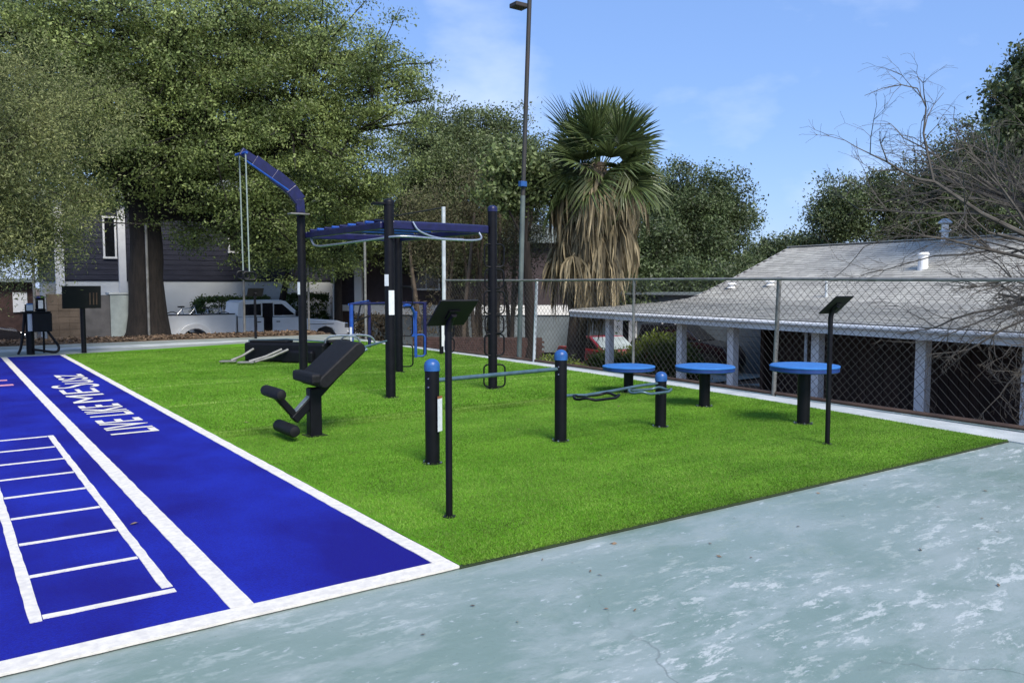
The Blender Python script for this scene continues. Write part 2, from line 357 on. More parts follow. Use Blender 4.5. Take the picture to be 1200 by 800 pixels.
# ------------------------------------------------------------------ the ground
def sstep(t): t = np.clip(t, 0, 1); return t * t * (3 - 2 * t)
def terrain_h(x, y):
    out = np.maximum(np.maximum(x - 10.75, y - 28.7), 0)
    far = -0.85 - 0.85 * sstep((x - 14) / 8)
    right = -1.7 + 1.15 * sstep((y - 16.5) / 4.0) * (1 - sstep((x - 15) / 4))
    tgt = np.where(x > 10.75, right + (far - right) * sstep((y - 26) / 5), far)
    return -0.16 + (tgt + 0.16) * sstep(out / 1.7)
xs = np.concatenate([[-600, -300, -120, -60], np.linspace(-30, 45, 126), [60, 100, 200, 400, 800]])
ys = np.concatenate([[-400, -150, -60, -30], np.linspace(-12, 55, 126), [70, 110, 220, 450, 900]])
gx, gy = np.meshgrid(xs, ys, indexing='ij')
rng = np.random.default_rng(5)
gz = terrain_h(gx, gy) + rng.normal(0, 0.012, gx.shape) * ((gx > 11) | (gy > 29))
V = np.stack([gx, gy, gz], -1).reshape(-1, 3); nx, ny = gx.shape
I = np.arange(nx * ny).reshape(nx, ny)
F = np.stack([I[:-1, :-1], I[1:, :-1], I[1:, 1:], I[:-1, 1:]], -1).reshape(-1, 4)
g = bpy.data.objects.new('ground', fast_mesh('ground', V, F, M['dirt'])); COL.objects.link(g); struct(g)
# road and parking area beyond the fence, draped a little above the ground
def draped(name, x0, x1, y0, y1, dz, m, step=1.0):
    X, Y = np.meshgrid(np.linspace(x0, x1, int((x1-x0)/step)+2), np.linspace(y0, y1, int((y1-y0)/step)+2), indexing='ij')
    Z = terrain_h(X, Y) + dz; a, b = X.shape; I = np.arange(a*b).reshape(a, b)
    o = bpy.data.objects.new(name, fast_mesh(name, np.stack([X, Y, Z], -1).reshape(-1, 3), np.stack([I[:-1, :-1], I[1:, :-1], I[1:, 1:], I[:-1, 1:]], -1).reshape(-1, 4), m))
    COL.objects.link(o); return struct(o)
draped('road', -30, 44, 30.6, 35.4, 0.05, M['asphalt'])
draped('driveway', 17.5, 34, 18.6, 30.4, 0.06, M['walk'])

# court slab
MB().prism([(-30, -12), (10.35, -12), (10.45, 3.9), (10.6, 7.9), (10.75, 11), (10.85, 14.3), (10.85, 20), (11.2, 28.5), (-30, 28.5)], -0.4, 0.0, 'z').build('court', M['court'])['kind'] = 'structure'
LX = [(3.99, 9.40), (5.96, 9.68), (7.71, 9.86), (9.6, 10.0), (11.44, 10.12), (13.54, 10.24), (16.1, 10.32), (18.3, 10.34), (22.9, 10.4)]
OX = [(3.2, 10.02), (5.96, 10.22), (7.71, 10.34), (9.6, 10.45), (11.44, 10.55), (13.54, 10.64), (16.1, 10.68), (18.3, 10.7), (22.9, 10.76)]
kp = [(x, y) for y, x in LX] + [(x, y) for y, x in reversed(OX)]
kp[0] = (9.36, 3.2)
struct(MB().prism(kp, -0.05, 0.016, 'z').build('kerb_strip', M['kerb'], bevel=0.004))
# walk at the far end
struct(MB().prism([(-8, 22.35), (2.55, 22.35), (7.0, 23.45), (11.0, 23.75), (11.0, 26.3), (-8, 26.3)], -0.05, 0.009, 'z').build('far_walk', M['walk']))
struct(MB().prism([(-8, 23.9), (5.2, 24.0), (8.2, 24.6), (8.2, 25.0), (-8, 24.6)], -0.05, 0.016, 'z').build('pale_path', M['kerb']))
# leaf litter strip
lit = MB().prism([(-8, 26.3), (11.0, 26.3), (11.1, 28.45), (-8, 28.45)], -0.05, 0.03, 'z').build('dirt_strip', M['dirt']); struct(lit)

# blue turf lane with white inlaid lines
blue = struct(MB().prism([(-6, 4.12), (2.44, 4.12), (2.44, 22.2), (-6, 22.2)], -0.02, 0.018, 'z').build('blue_turf', M['blue_turf']))
def flat(name, x0, y0, x1, y1, m='white_line', z=0.022, wob=0.003):
    random.seed(int(x0*100+y0*10)); n = max(2, int(max(abs(x1-x0), abs(y1-y0))/0.12)); l, r = [], []
    for i in range(n+1):
        t = i/n
        if abs(y1-y0) > abs(x1-x0): l.append((x0+random.uniform(-wob, wob), y0+(y1-y0)*t)); r.append((x1+random.uniform(-wob, wob), y0+(y1-y0)*t))
        else: l.append((x0+(x1-x0)*t, y0+random.uniform(-wob, wob))); r.append((x0+(x1-x0)*t, y1+random.uniform(-wob, wob)))
    b = MB(); k = len(l)
    vs = [(*p, z) for p in l] + [(*p, z) for p in r] + [(*p, 0.008) for p in l] + [(*p, 0.008) for p in r]
    fs = []
    for i in range(k-1): fs += [(i, i+1, k+i+1, k+i), (i, i+1, 2*k+i+1, 2*k+i), (k+i, k+i+1, 3*k+i+1, 3*k+i)]
    fs += [(0, k, 3*k, 2*k), (k-1, 2*k-1, 4*k-1, 3*k-1)]
    b.add(vs, fs); return b.build(name, M[m], blue)
flat('border_line', -6, 4.06, 2.50, 4.20)
flat('border_line', 2.395, 4.204, 2.50, 22.2)
flat('lane_line', 1.19, 4.204, 1.31, 22.2)
flat('ladder_rail', 0.96, 4.715, 1.018, 10.32)
flat('ladder_rail', 0.318, 4.60, 0.375, 10.32)
for k in range(9):
    y = 4.62 + k * 0.705
    if k: flat('ladder_rung', 0.379, y, 0.956, y + 0.045)
    else: flat('ladder_rung', 0.379, y, 1.018, y + 0.055)
for (x0, y0, x1, y1) in ((0.6, 15.9, 1.02, 16.08), (0.6, 16.75, 0.98, 16.9), (0.55, 17.7, 0.9, 17.9)):
    flat('letter_mark', x0, y0, x1, y1, 'pink_line')
def word(txt, y0, y1, x_base, x_top, off=0.0, name='lettering'):
    cu = bpy.data.curves.new(name, 'FONT'); cu.body = txt; cu.size = 1.0; cu.offset = off; cu.resolution_u = 4; cu.extrude = 0.0
    t = bpy.data.objects.new(name, cu); COL.objects.link(t)
    dg = bpy.context.evaluated_depsgraph_get(); me = bpy.data.meshes.new_from_object(t.evaluated_get(dg)); bpy.data.objects.remove(t)
    me.name = name
    c = np.array([v.co[:] for v in me.vertices]); mn, mxx = c.min(0), c.max(0)
    sx = (y1 - y0) / (mxx[0] - mn[0]); sy = (x_base - x_top) / (mxx[1] - mn[1])
    for v in me.vertices:
        u, w = (v.co.x - mn[0]) * sx, (v.co.y - mn[1]) * sy
        v.co = (x_base - w, y0 + u, 0.023)
    me.materials.clear(); me.materials.append(M['white_line'])
    o = bpy.data.objects.new(name, me); COL.objects.link(o); o.parent = blue; return o
word('LIVE', 9.93, 11.12, 2.06, 1.55, 0.012); word('LIKE', 11.42, 12.6, 2.06, 1.55, 0.012)
word('ME', 12.92, 14.7, 2.06, 1.55, 0.0); word('Susz', 14.9, 17.2, 2.2, 1.5, 0.0)

# lawn
lawn_poly = [(2.505, 4.08)] + [(x, y) for y, x in LX] + [(7.0, 23.4), (2.505, 22.2)]
lawn = struct(MB().prism(lawn_poly, -0.02, 0.024, 'z').build('lawn', M['turf_base']))
el_ = []
flat_edge = MB().tube([(2.5, 4.07, 0.008), (5, 4.03, 0.008), (9.42, 3.975, 0.008)], 0.014, 6)
flat_edge.build('turf_edging', M['turf_edge'], lawn)
# grass blades
rng = np.random.default_rng(11)
def lawn_right(y): return np.interp(y, [a for a, b in LX], [b for a, b in LX])
def blades(n, y0, y1, hgt, wid, seed):
    r = np.random.default_rng(seed)
    y = y0 + (y1 - y0) * r.random(n) ** 1.25; x = 2.52 + (lawn_right(y) - 2.53) * r.random(n); y = np.where(y < 4.6, y - (4.6 - y) * 0.16 * (x - 2.5) / 6.9, y)
    a = r.random(n) * 6.283; hh = hgt * (0.6 + 0.6 * r.random(n)); w = wid * (0.7 + 0.6 * r.random(n))
    lx, ly = r.normal(0, 0.55, (2, n)) * hh
    lean = 0.25 * np.sin(y * 2.1 + 0.4 * np.sin(x * 1.3)) * hh
    b = np.stack([x, y, np.full(n, 0.022)], 1); d = np.stack([np.cos(a) * w, np.sin(a) * w, np.zeros(n)], 1)
    t = np.stack([x + lx, y + ly - lean, 0.022 + hh], 1)
    return np.stack([b - d, b + d, t], 1).reshape(-1, 3)
Vb = np.concatenate([blades(380000, 4.05, 9.5, 0.017, 0.003, 1), blades(230000, 9.0, 22.2, 0.022, 0.005, 2)])
gr = bpy.data.objects.new('grass', fast_mesh('grass', Vb, np.arange(len(Vb)).reshape(-1, 3), M['grass'])); COL.objects.link(gr)
gr['kind'] = 'stuff'; gr['label'] = 'short bright green artificial grass covering the exercise lawn'; gr['category'] = 'grass'
# scattered dry leaves
def litter(n, x0, x1, y0, y1, seed, size=0.05, z=None):
    r = np.random.default_rng(seed); x = x0 + (x1-x0)*r.random(n); y = y0 + (y1-y0)*r.random(n)
    zz = (terrain_h(x, y) if z is None else np.full(n, z)) + 0.01 + 0.03*r.random(n)
    c = np.stack([x, y, zz], 1); u = r.normal(0, 1, (n, 3)); u[:, 2] *= 0.3; u /= np.linalg.norm(u, axis=1)[:, None]
    w = r.normal(0, 1, (n, 3)); w[:, 2] *= 0.4; w /= np.linalg.norm(w, axis=1)[:, None]; s = size*(0.5+r.random(n))[:, None]
    return np.stack([c-u*s, c+w*s*0.6, c+u*s, c-w*s*0.6], 1).reshape(-1, 3)
Vl = np.concatenate([litter(9000, -6, 11, 26.3, 28.45, 3, 0.06, 0.03), litter(9000, 0, 14, 28.7, 31.5, 4, 0.07), litter(7000, 10.9, 17, 4, 24, 6, 0.06)])
lo = bpy.data.objects.new('leaf_litter', fast_mesh('leaf_litter', Vl, np.arange(len(Vl)).reshape(-1, 4), M['litter'])); COL.objects.link(lo)
lo['kind'] = 'stuff'; lo['label'] = 'brown fallen leaves on the dirt along the fence'; lo['category'] = 'leaves'

def specks(name, pts, m, label, seed, size):
    r = np.random.default_rng(seed); c = np.array(pts); n = len(c); a = r.random(n)*6.28; s_ = (size*(0.5+r.random(n)))[:, None]
    u = np.stack([np.cos(a), np.sin(a), r.normal(0, .15, n)], 1); w = np.stack([-np.sin(a), np.cos(a), r.normal(0, .3, n)], 1)
    V = np.stack([c-u*s_, c+w*s_*0.45, c+u*s_, c-w*s_*0.45], 1).reshape(-1, 3)
    o = bpy.data.objects.new(name, fast_mesh(name, V, np.arange(4*n).reshape(-1, 4), m)); COL.objects.link(o); o['kind'] = 'stuff'; o['label'] = label; o['category'] = 'leaves'
r_ = np.random.default_rng(77); n_ = 70
px_ = 1.5 + 10*r_.random(n_); py_ = 0.9 + 3.0*r_.random(n_)**0.8
specks('leaf_debris', np.stack([px_, py_, np.full(n_, 0.008)], 1), M['litter'], 'tiny dry leaves and grit scattered on the teal concrete', 3, 0.016)
px_ = 2.7 + 7*r_.random(60); py_ = 5 + 16*r_.random(60)
specks('lawn_debris', np.stack([px_, py_, np.full(60, 0.044)], 1), M['litter'], 'a few dry leaves lying on the green turf', 4, 0.018)
fl_ = MB().add([(-0.028, 0, 0.003), (-0.01, -0.018, 0.008), (0.02, -0.012, 0.012), (0.034, 0.004, 0.004), (0.012, 0.018, 0.01), (-0.012, 0.015, 0.006), (0, 0, 0.014)], [(0, 1, 6), (1, 2, 6), (2, 3, 6), (3, 4, 6), (4, 5, 6), (5, 0, 6), (5, 4, 3, 2, 1, 0)]).build('fallen_leaf', M['litter'])
fl_.location = (1.08, 6.12, 0.02); tag(fl_, 'single pale dry leaf lying on the blue turf beside the ladder marking', 'leaf')

# ------------------------------------------------------------------ fences
def chain_mesh(p0, p1, z0, z1, pitch, r, name, parent, ground=None):
    """diagonal wires woven both ways between two posts, joined"""
    p0, p1 = Vector((*p0, 0)), Vector((*p1, 0)); L_ = (p1-p0).length; d = (p1-p0)/L_; nrm = Vector((-d.y, d.x, 0)); H = z1-z0
    b = MB(); n = int((L_+H)/pitch)
    for s in (1, -1):
        for k in range(-1, n+1):
            a0 = k*pitch - (H if s == 1 else 0); a1 = a0 + H*1.0
            # line: along a from a0 to a1 while z z0..z1 (s=1) or z1..z0
            t0, t1 = max(0, a0), min(L_, a1)
            if t1 - t0 < 0.02: continue
            f0, f1 = (t0-a0)/H, (t1-a0)/H
            za, zb = (z0+f0*H, z0+f1*H) if s == 1 else (z1-f0*H, z1-f1*H)
            A = p0+d*t0+Vector((0, 0, za))+nrm*0.004*s; B = p0+d*t1+Vector((0, 0, zb))+nrm*0.004*s
            b.tube([A, B], r, 3, cap=False)
    o = b.build(name, M['wire'], parent); return o
low = thing('chain_link_fence', 'low chain link fence with a pale top rail along the right of the lawn', 'fence')
FP = [(9.75, -4.0), (10.05, 1.2), (10.2, 4.1), (10.42, 7.75), (10.6, 11.0), (10.68, 14.2), (10.66, 17.9)]
ph = [1.78, 1.78, 1.76, 1.79, 1.80, 1.80, 1.82]
rl = [(x, y, h) for (x, y), h in zip(FP, ph)]
MB().tube(smooth_path(rl, 4), 0.024, 8).build('top_rail', M['galv'], low, smooth=True)
MB().tube([(x, y, 0.05) for x, y in FP], 0.03, 6).build('bottom_rail', M['brown_post'], low)
for i, ((x, y), h) in enumerate(zip(FP[:-1], ph)):
    if i in (2, 4): continue
    lean = 0.06 if i in (3, 5) else 0
    MB().tube([(x-0.01, y-0.02+lean*0, 0), (x+lean, y-lean*0.4, h+0.03)], 0.034, 10).build('fence_post', M['galv'] if i != 5 else M['galv_white'], low, smooth=True)
MB().tube([(10.6, 11.0, 0), (10.6, 11.0, 1.8)], 0.026, 8).build('fence_post', M['galv'], low, smooth=True)
for a, b2, h in zip(FP[:-1], FP[1:], ph):
    w = chain_mesh(a, b2, 0.06, h-0.02, 0.125, 0.0034, 'wire_mesh', low)

tall = thing('court_fence', 'tall thin pole fence with a high rail behind the far end of the lawn', 'fence')
TP = [(-7.0, 28.4), (-0.8, 28.4), (2.45, 28.4), (5.65, 28.4), (8.75, 28.4), (11.05, 28.3), (10.9, 23.2), (10.62, 17.95)]
MB().tube([(x, y, 3.66) for x, y in TP], 0.024, 6).build('top_rail', M['rust_pole'], tall)
for i, (x, y) in enumerate(TP):
    MB().tube([(x, y, 0), (x, y, 3.68)], 0.05 if i == 7 else 0.04, 8).build('fence_post', M['galv_white'] if i == 7 else M['galv'], tall, smooth=True)

# light pole
lp = thing('light_pole', 'slender rust brown floodlight pole rising behind the fence left of the palm', 'light pole', (10.78, 14.9, 0))
MB().tube([(0, 0, -0.3), (0.08, -0.04, 3.7)], 0.055, 12).build('pole', M['pole_green'], lp, smooth=True)
MB().tube([(0.08, -0.04, 3.7), (0.2, -0.12, 8.0)], 0.05, 12).build('upper_pole', M['rust_pole'], lp, smooth=True)
MB().box((0.02, 0.03, 7.86), (0.34, 0.28, 0.1)).build('lamp_head', M['rust_pole'], lp, bevel=0.02)
MB().box((0.03, -0.1, 3.95), (0.16, 0.12, 0.12)).build('junction_box', M['blue_cap'], lp, bevel=0.01)

# ------------------------------------------------------------------ posts with domed caps: push-up bar station
def dome(b, r, z, h, n=20):
    prof = [(r*math.cos(R(a)), z + h*math.sin(R(a))) for a in range(0, 91, 15)]; prof[-1] = (0.002, z+h)
    return b.lathe([(r, z-0.05), (r, z)] + prof[1:], n=n)
st = thing('push_up_station', 'three blue capped black posts joined by a high bar and a low looped bar', 'exercise station', (3.77, 6.6, 0.02))
pp = [((0, 0), 0.93, 0.068), ((1.67, 0.15), 0.93, 0.066), ((3.19, 0.15), 0.60, 0.066)]
posts = []
for (x, y), h, r in pp:
    p = MB().lathe([(r, 0), (r, h)], (x, y, 0), 24).build('post', M['black'], st, smooth=True)
    c = MB(); dome(c, r+0.006, 0, 0.062); o = c.build('post_cap', M['blue_cap'], p, smooth=True); o.location = (x, y, h)
    MB().lathe([(r+0.03, 0), (r+0.03, 0.008), (r, 0.012)], (x, y, 0), 20).build('base_flange', M['black'], p, smooth=True)
    for q in range(4):
        MB().lathe([(0.011, 0), (0.011, 0.012), (0.006, 0.016)], (x+(r+0.018)*math.cos(q*1.57+0.6), y+(r+0.018)*math.sin(q*1.57+0.6), 0.008), 6).build('bolt', M['chrome'], p)
    for zz in (0.12, 0.2):
        MB().lathe([(0.009, 0), (0.007, 0.008)], (0, 0, 0), 8).build('bolt', M['chrome'], p).matrix_local = Matrix.Translation((x-r*0.86, y-r*0.52, h-zz)) @ Matrix.Rotation(R(90), 4, Vector((0.52, -0.86, 0)))
    posts.append(p)
MB().tube([(0.05, 0.005, 0.785), (1.63, 0.146, 0.785)], 0.021, 14).build('bar', M['bar_teal'], st, smooth=True)
MB().tube([(1.72, 0.15, 0.49), (2.0, 0.13, 0.475), (2.4, 0.14, 0.49), (2.8, 0.15, 0.515), (3.14, 0.15, 0.525)], 0.017, 12).build('bar', M['bar_teal'], st, smooth=True)
for cx, cy in ((2.03, -0.02), (2.86, 0.0)):
    lp_ = [(cx + a*1.0, cy + b_ , 0.475 + 0.012*math.sin(i)) for i, (a, b_) in enumerate(rounded_loop(0.52, 0.30, 0.12, 5))]
    MB().tube(lp_, 0.015, 10, closed=True).build('grip_loop', M['bar_teal'] if cx > 2.5 else M['black'], st, smooth=True)
MB().box((-0.018, -0.0665, 0.47), (0.075, 0.006, 0.31), Matrix.Rotation(R(30), 3, 'Z')).build('label_plate', M['sticker'], posts[0]).matrix_local = Matrix.Translation((0.055, -0.013, 0))
MB().box((-0.018, -0.0665, 0.635), (0.077, 0.007, 0.022), Matrix.Rotation(R(30), 3, 'Z')).build('label_header', M['sticker_brown'], posts[0]).matrix_local = Matrix.Translation((0.055, -0.013, 0))

# ------------------------------------------------------------------ round step platforms
def step_thing(x, y, h, label, rz):
    t = thing('step_platform', label, 'exercise step', (x, y, 0.02), rz, 'blue step platforms of rising height')
    MB().lathe([(0.075, 0), (0.075, h-0.1)], n=24).build('post', M['black'], t, smooth=True)
    bf_ = MB().lathe([(0.12, 0), (0.12, 0.01), (0.08, 0.014)], n=20).build('base_flange', M['black'], t, smooth=True)
    for q in range(4):
        MB().lathe([(0.011, 0), (0.011, 0.012), (0.006, 0.016)], (0.1*math.cos(q*1.57+0.6), 0.1*math.sin(q*1.57+0.6), 0.01), 6).build('bolt', M['chrome'], bf_)
    def ring(rad, z, n=8, sub=4):
        out = []
        for k in range(n):
            for j in range(sub):
                a = R(360/n*(k + (j-1.5)*0.17)); out.append((rad*math.cos(a)*1.0, rad*math.sin(a), z))
        return out
    lo_r = [ring(0.10, h-0.085), ring(0.38, h-0.08), ring(0.404, h-0.068), ring(0.404, h-0.02)]; n = len(lo_r[0])
    MB().add(sum(lo_r, []), [(i*n+j, i*n+(j+1) % n, (i+1)*n+(j+1) % n, (i+1)*n+j) for i in range(3) for j in range(n)] + [tuple(range(n-1, -1, -1))]).build('rim', M['shaded_rim'], t, smooth=True)
    rings = [ring(0.409, h-0.022), ring(0.411, h-0.012), ring(0.402, h-0.003), ring(0.385, h), ring(0.22, h+0.001)]
    n = len(rings[0]); vs = sum(rings, []); fs = [(i*n+j, i*n+(j+1) % n, (i+1)*n+(j+1) % n, (i+1)*n+j) for i in range(len(rings)-1) for j in range(n)]
    fs += [tuple(range(n-1, -1, -1)), tuple(range((len(rings)-1)*n, len(rings)*n))]
    MB().add(vs, fs).build('platform', M['blue_step'], t, smooth=True)
    return t
step_thing(8.53, 5.9, 0.72, 'tallest blue round step on a black post, nearest the leaning sign stand', 0.15)
step_thing(8.64, 7.55, 0.57, 'middle height blue round step on a black post, between the other two', 0.4)
step_thing(8.77, 9.2, 0.43, 'lowest blue round step, farthest back and partly behind a low capped post', 0.1)

# ------------------------------------------------------------------ instruction sign stands
def sign_stand(loc, label, h=1.46, w=0.31, rz=0.0, r=0.025, tilt=42, dd=0.27):
    t = thing('sign_stand', label, 'sign', loc, rz, 'instruction sign stands')
    MB().tube(smooth_path([(0, 0, 0), (0, 0, h-0.25), (0, 0.0, h-0.12), (0, -0.035, h-0.035), (0, -0.08, h+0.0)], 5), r, 12).build('pole', M['black'], t, smooth=True)
    rot = Matrix.Rotation(R(-tilt), 3, 'X')
    p = MB().box((0, -0.06, h+0.01), (w, dd, 0.014), rot).build('panel', M['panel_black'], t, bevel=0.004)
    MB().box((0, -0.064, h-0.006), (0.09, 0.09, 0.012), rot).build('bracket', M['black'], p)
    MB().lathe([(0.05, 0), (0.05, 0.006)], n=16).build('base_plate', M['black'], t)
    return t
sign_stand((2.98, 4.98, 0.024), 'nearest black sign stand, in front of the push up bars', 1.47)
sign_stand((7.63, 4.98, 0.024), 'black sign stand with a two tone tilted board beside the tallest blue step', 1.46)
sign_stand((8.23, 25.6, 0.01), 'small black sign stand far back in front of the white pickup truck', 1.45, 0.5, 0, 0.04, 60, 0.3)
bs = thing('sign_board', 'large black board on a thick post at the far end of the lawn', 'sign', (2.98, 22.65, 0.0))
MB().tube([(0, 0, 0), (0, 0, 1.35)], 0.06, 12).build('post', M['black'], bs, smooth=True)
MB().box((-0.02, -0.08, 1.40), (0.86, 0.04, 0.56), Matrix.Rotation(R(8), 3, 'X')).build('board', M['panel_black'], bs, bevel=0.01)
for xx in (0.16, 0.24, 0.31):
    MB().box((xx, -0.10, 1.36), (0.03, 0.01, 0.3), Matrix.Rotation(R(8), 3, 'X')).build('board_strip', M['brown_post'], bs)

# ------------------------------------------------------------------ back extension bench
bn = thing('back_extension_bench', 'black angled exercise bench with padded rollers on one post', 'exercise bench', (3.4, 8.6, 0.02))
MB().box((0.0, 0, 0.27), (0.135, 0.135, 0.54)).build('post', M['black'], bn, bevel=0.012)
MB().box((0.0, 0, 0.006), (0.22, 0.22, 0.012)).build('base_plate', M['black'], bn)
def beam(b, p, q, w, h):
    p, q = Vector(p), Vector(q); d = q-p; a = math.atan2(d.z, d.x)
    return b.box((p+q)/2, (d.length, w, h), Matrix.Rotation(-a, 3, 'Y'))
beam(MB(), (-0.24, 0, 0.2), (0.40, 0, 0.82), 0.09, 0.10).build('main_beam', M['black'], bn, bevel=0.012)
beam(MB(), (-0.237, -0.0, 0.283), (-0.03, -0.0, 0.483), 0.075, 0.012).build('highlight_strip', M['steel'], bn)  # pale steel strip stands in for the highlight along the beam
beam(MB(), (-0.20, 0, 0.22), (-0.44, 0, 0.50), 0.08, 0.075).build('foot_arm', M['black'], bn, bevel=0.012)
def roller(name, c, L_, r):
    b = MB(); pr = [(0.3*r, -L_/2), (0.8*r, -L_/2+0.01), (r, -L_/2+0.05), (r, L_/2-0.05), (0.8*r, L_/2-0.01), (0.3*r, L_/2)]
    b.lathe(pr, n=20); o = b.build(name, M['black_matte'], bn, smooth=True); o.location = c; o.rotation_euler = (R(90), 0, 0); return o
roller('roller', (-0.46, 0.0, 0.52), 0.56, 0.062)
roller('roller', (-0.33, -0.02, 0.12), 0.56, 0.068)
# pad: thick rounded board rising to the right
pad = MB(); L0, T0 = 0.68, 0.15
prof = []
for k in range(9): a = R(90+180*k/8); prof.append((-L0/2+0.075+0.075*math.cos(a), 0.075*math.sin(a)))
for k in range(9): a = R(-90+180*k/8); prof.append((L0/2-0.075+0.075*math.cos(a), 0.075*math.sin(a)))
pad.prism(prof, -0.30, 0.30, 'y'); po = pad.build('pad', M['black_matte'], bn, smooth=True, bevel=0.02); po.location = (0.22, 0.0, 0.80); po.rotation_euler = (0, R(-40), 0)
MB().box((-0.08, -0.0, 0.665), (0.12, 0.60, 0.12)).build('front_roll', M['black_matte'], bn, bevel=0.03)
MB().tube([(0.40, -0.26, 0.9), (0.52, -0.27, 0.96), (0.56, -0.1, 0.98)], 0.015, 8).build('handle', M['bar_teal'], bn, smooth=True)

# ------------------------------------------------------------------ tall climbing rig
rig = thing('climbing_rig', 'tall black four post rig with navy overhead ladder and stacked climbing loops', 'exercise rig', (5.5, 10.87, 0.02))
RP = [(0, 0), (1.82, -0.03), (1.77, 3.13), (-0.15, 3.13)]
rposts = []
for i, (x, y) in enumerate(RP):
    h = 2.9 if i in (0, 1) else (2.6 if i == 2 else 2.93)
    p = MB().lathe([(0.074, 0), (0.074, h)], (x, y, 0), 24).build('post', M['black'], rig, smooth=True)
    MB().lathe([(0.12, 0), (0.12, 0.008), (0.08, 0.012)], (x, y, 0), 20).build('base_flange', M['black'], p, smooth=True)
    c = MB(); dome(c, 0.08, 0, 0.05); o = c.build('post_cap', M['navy'] if i == 1 else M['black'], p, smooth=True); o.location = (x, y, h)
    rposts.append(p)
MB().box((-0.08, 0.05, 2.87), (0.30, 0.16, 0.03)).build('cap_plate', M['black'], rposts[0], bevel=0.005)
MB().box((-0.25, 2.98, 2.92), (0.34, 0.18, 0.025)).build('cap_plate', M['galv'], rposts[3], bevel=0.004)
# stickers facing the path
def sticker(parent, x, y, z, w, h, ang, m='sticker', r=0.076):
    a = R(ang); o = MB().box((0, 0, 0), (w, 0.005, h)).build('label_plate', M[m], parent)
    o.location = (x + r*math.sin(a), y - r*math.cos(a), z); o.rotation_euler = (0, 0, a)
sticker(rposts[0], 0, 0, 1.75, 0.07, 0.17, -62); sticker(rposts[0], 0, 0, 1.42, 0.085, 0.36, -8)
sticker(rposts[3], -0.15, 3.13, 1.62, 0.06, 0.22, -70)
# overhead navy frame
z0 = 2.56
MB().box((0.88, -0.02, z0), (1.70, 0.09, 0.13)).build('cross_beam', M['navy'], rig, bevel=0.02)
MB().box((0.80, 3.13, z0), (1.76, 0.09, 0.12)).build('cross_beam', M['navy'], rig, bevel=0.02)
MB().box((-0.06, 1.56, z0), (0.08, 2.95, 0.11)).build('ladder_rail', M['navy'], rig, bevel=0.02)
MB().box((1.80, 1.56, z0), (0.08, 2.95, 0.11)).build('ladder_rail', M['navy'], rig, bevel=0.02)
for k in range(9):
    MB().tube([(-0.09, 0.3+k*0.32, z0+0.075), (1.78, 0.3+k*0.32, z0+0.075)], 0.024, 10).build('rung', M['blue_paint'] if k % 2 else M['navy'], rig, smooth=True)
MB().tube(smooth_path([(1.55, -0.02, z0-0.02), (1.5, -0.14, z0-0.17), (0.9, -0.16, z0-0.19), (0.1, -0.2, z0-0.17), (-0.1, 0.4, z0-0.2), (-0.12, 1.8, z0-0.22), (-0.1, 2.6, z0-0.2), (-0.05, 2.95, z0-0.04)], 6), 0.018, 10).build('grip_rail', M['steel'], rig, smooth=True)
MB().tube(smooth_path([(0.35, -0.08, z0+0.06), (0.45, -0.12, z0-0.08), (0.75, -0.14, z0-0.17), (1.2, -0.14, z0-0.18)], 6), 0.016, 10).build('grip_rail', M['steel'], rig, smooth=True)
# stacked climbing loops on two posts
def climb(px, py, zs, parent):
    for k, (z, w, h) in enumerate(zs):
        ang = R(-35 + (k % 2)*14)
        pts = [(px + a*math.cos(ang)+0.0, py + a*math.sin(ang) - 0.05, z + c) for a, c in rounded_loop(w, h, 0.07, 4)]
        MB().tube(pts, 0.014, 8, closed=True).build('climbing_loop', M['black'], parent, smooth=True)
climb(1.82, -0.03, [(0.22, 0.34, 0.36), (0.72, 0.32, 0.34), (1.05, 0.30, 0.28), (1.40, 0.33, 0.36), (1.78, 0.30, 0.3), (2.15, 0.32, 0.36)], rposts[1])
climb(1.87, 3.10, [(0.32, 0.28, 0.42), (0.9, 0.28, 0.4), (1.45, 0.28, 0.4)], rposts[2])
# side bars on near post
MB().tube([(-0.02, 0, 0.86), (-0.55, -0.2, 0.79)], 0.016, 10).build('side_bar', M['bar_teal'], rig, smooth=True)
# suspension arm from the far left post, bending out over the lawn
arm = MB(); ap = [(-0.15, 3.13, 2.93), (-0.17, 3.13, 3.18), (-0.32, 3.13, 3.36), (-0.62, 3.13, 3.58), (-0.95, 3.13, 3.80), (-1.17, 3.13, 3.93)]
for k in range(len(ap)-1):
    p, q = Vector(ap[k]), Vector(ap[k+1]); d = q-p; a = math.atan2(d.z, d.x)
    hgt = [0.15, 0.22, 0.24, 0.2, 0.14][k]
    arm.box((p+q)/2, (d.length+0.03, 0.09 - 0.004*k, hgt), Matrix.Rotation(-a, 3, 'Y'))
ao = arm.build('suspension_arm', M['navy'], rig, bevel=0.012)
MB().tube([(-0.40, 3.02, 3.32), (-1.15, 3.02, 3.78)], 0.018, 8).build('arm_brace', M['blue_paint'], ao, smooth=True)
MB().tube([(-0.30, 3.24, 3.45), (-1.13, 3.24, 3.99)], 0.014, 8).build('arm_brace', M['steel'], ao, smooth=True)
MB().tube([(-1.14, 2.95, 3.90), (-1.20, 3.35, 3.90)], 0.024, 10).build('arm_crossbar', M['blue_paint'], ao, smooth=True)
for yy, zb in ((2.98, 1.85), (3.32, 1.87)):
    s = MB().tube([(-1.15, yy, 3.88), (-1.13, yy, zb+0.06)], 0.012, 8).build('suspension_strap', M['rope'], rig, smooth=True)
    pts = [(-1.13 + a, yy-0.0, zb + c - 0.02) for a, c in rounded_loop(0.22, 0.13, 0.05, 4)]
    MB().tube(pts, 0.017, 8, closed=True).build('handle', M['black'], s, smooth=True)

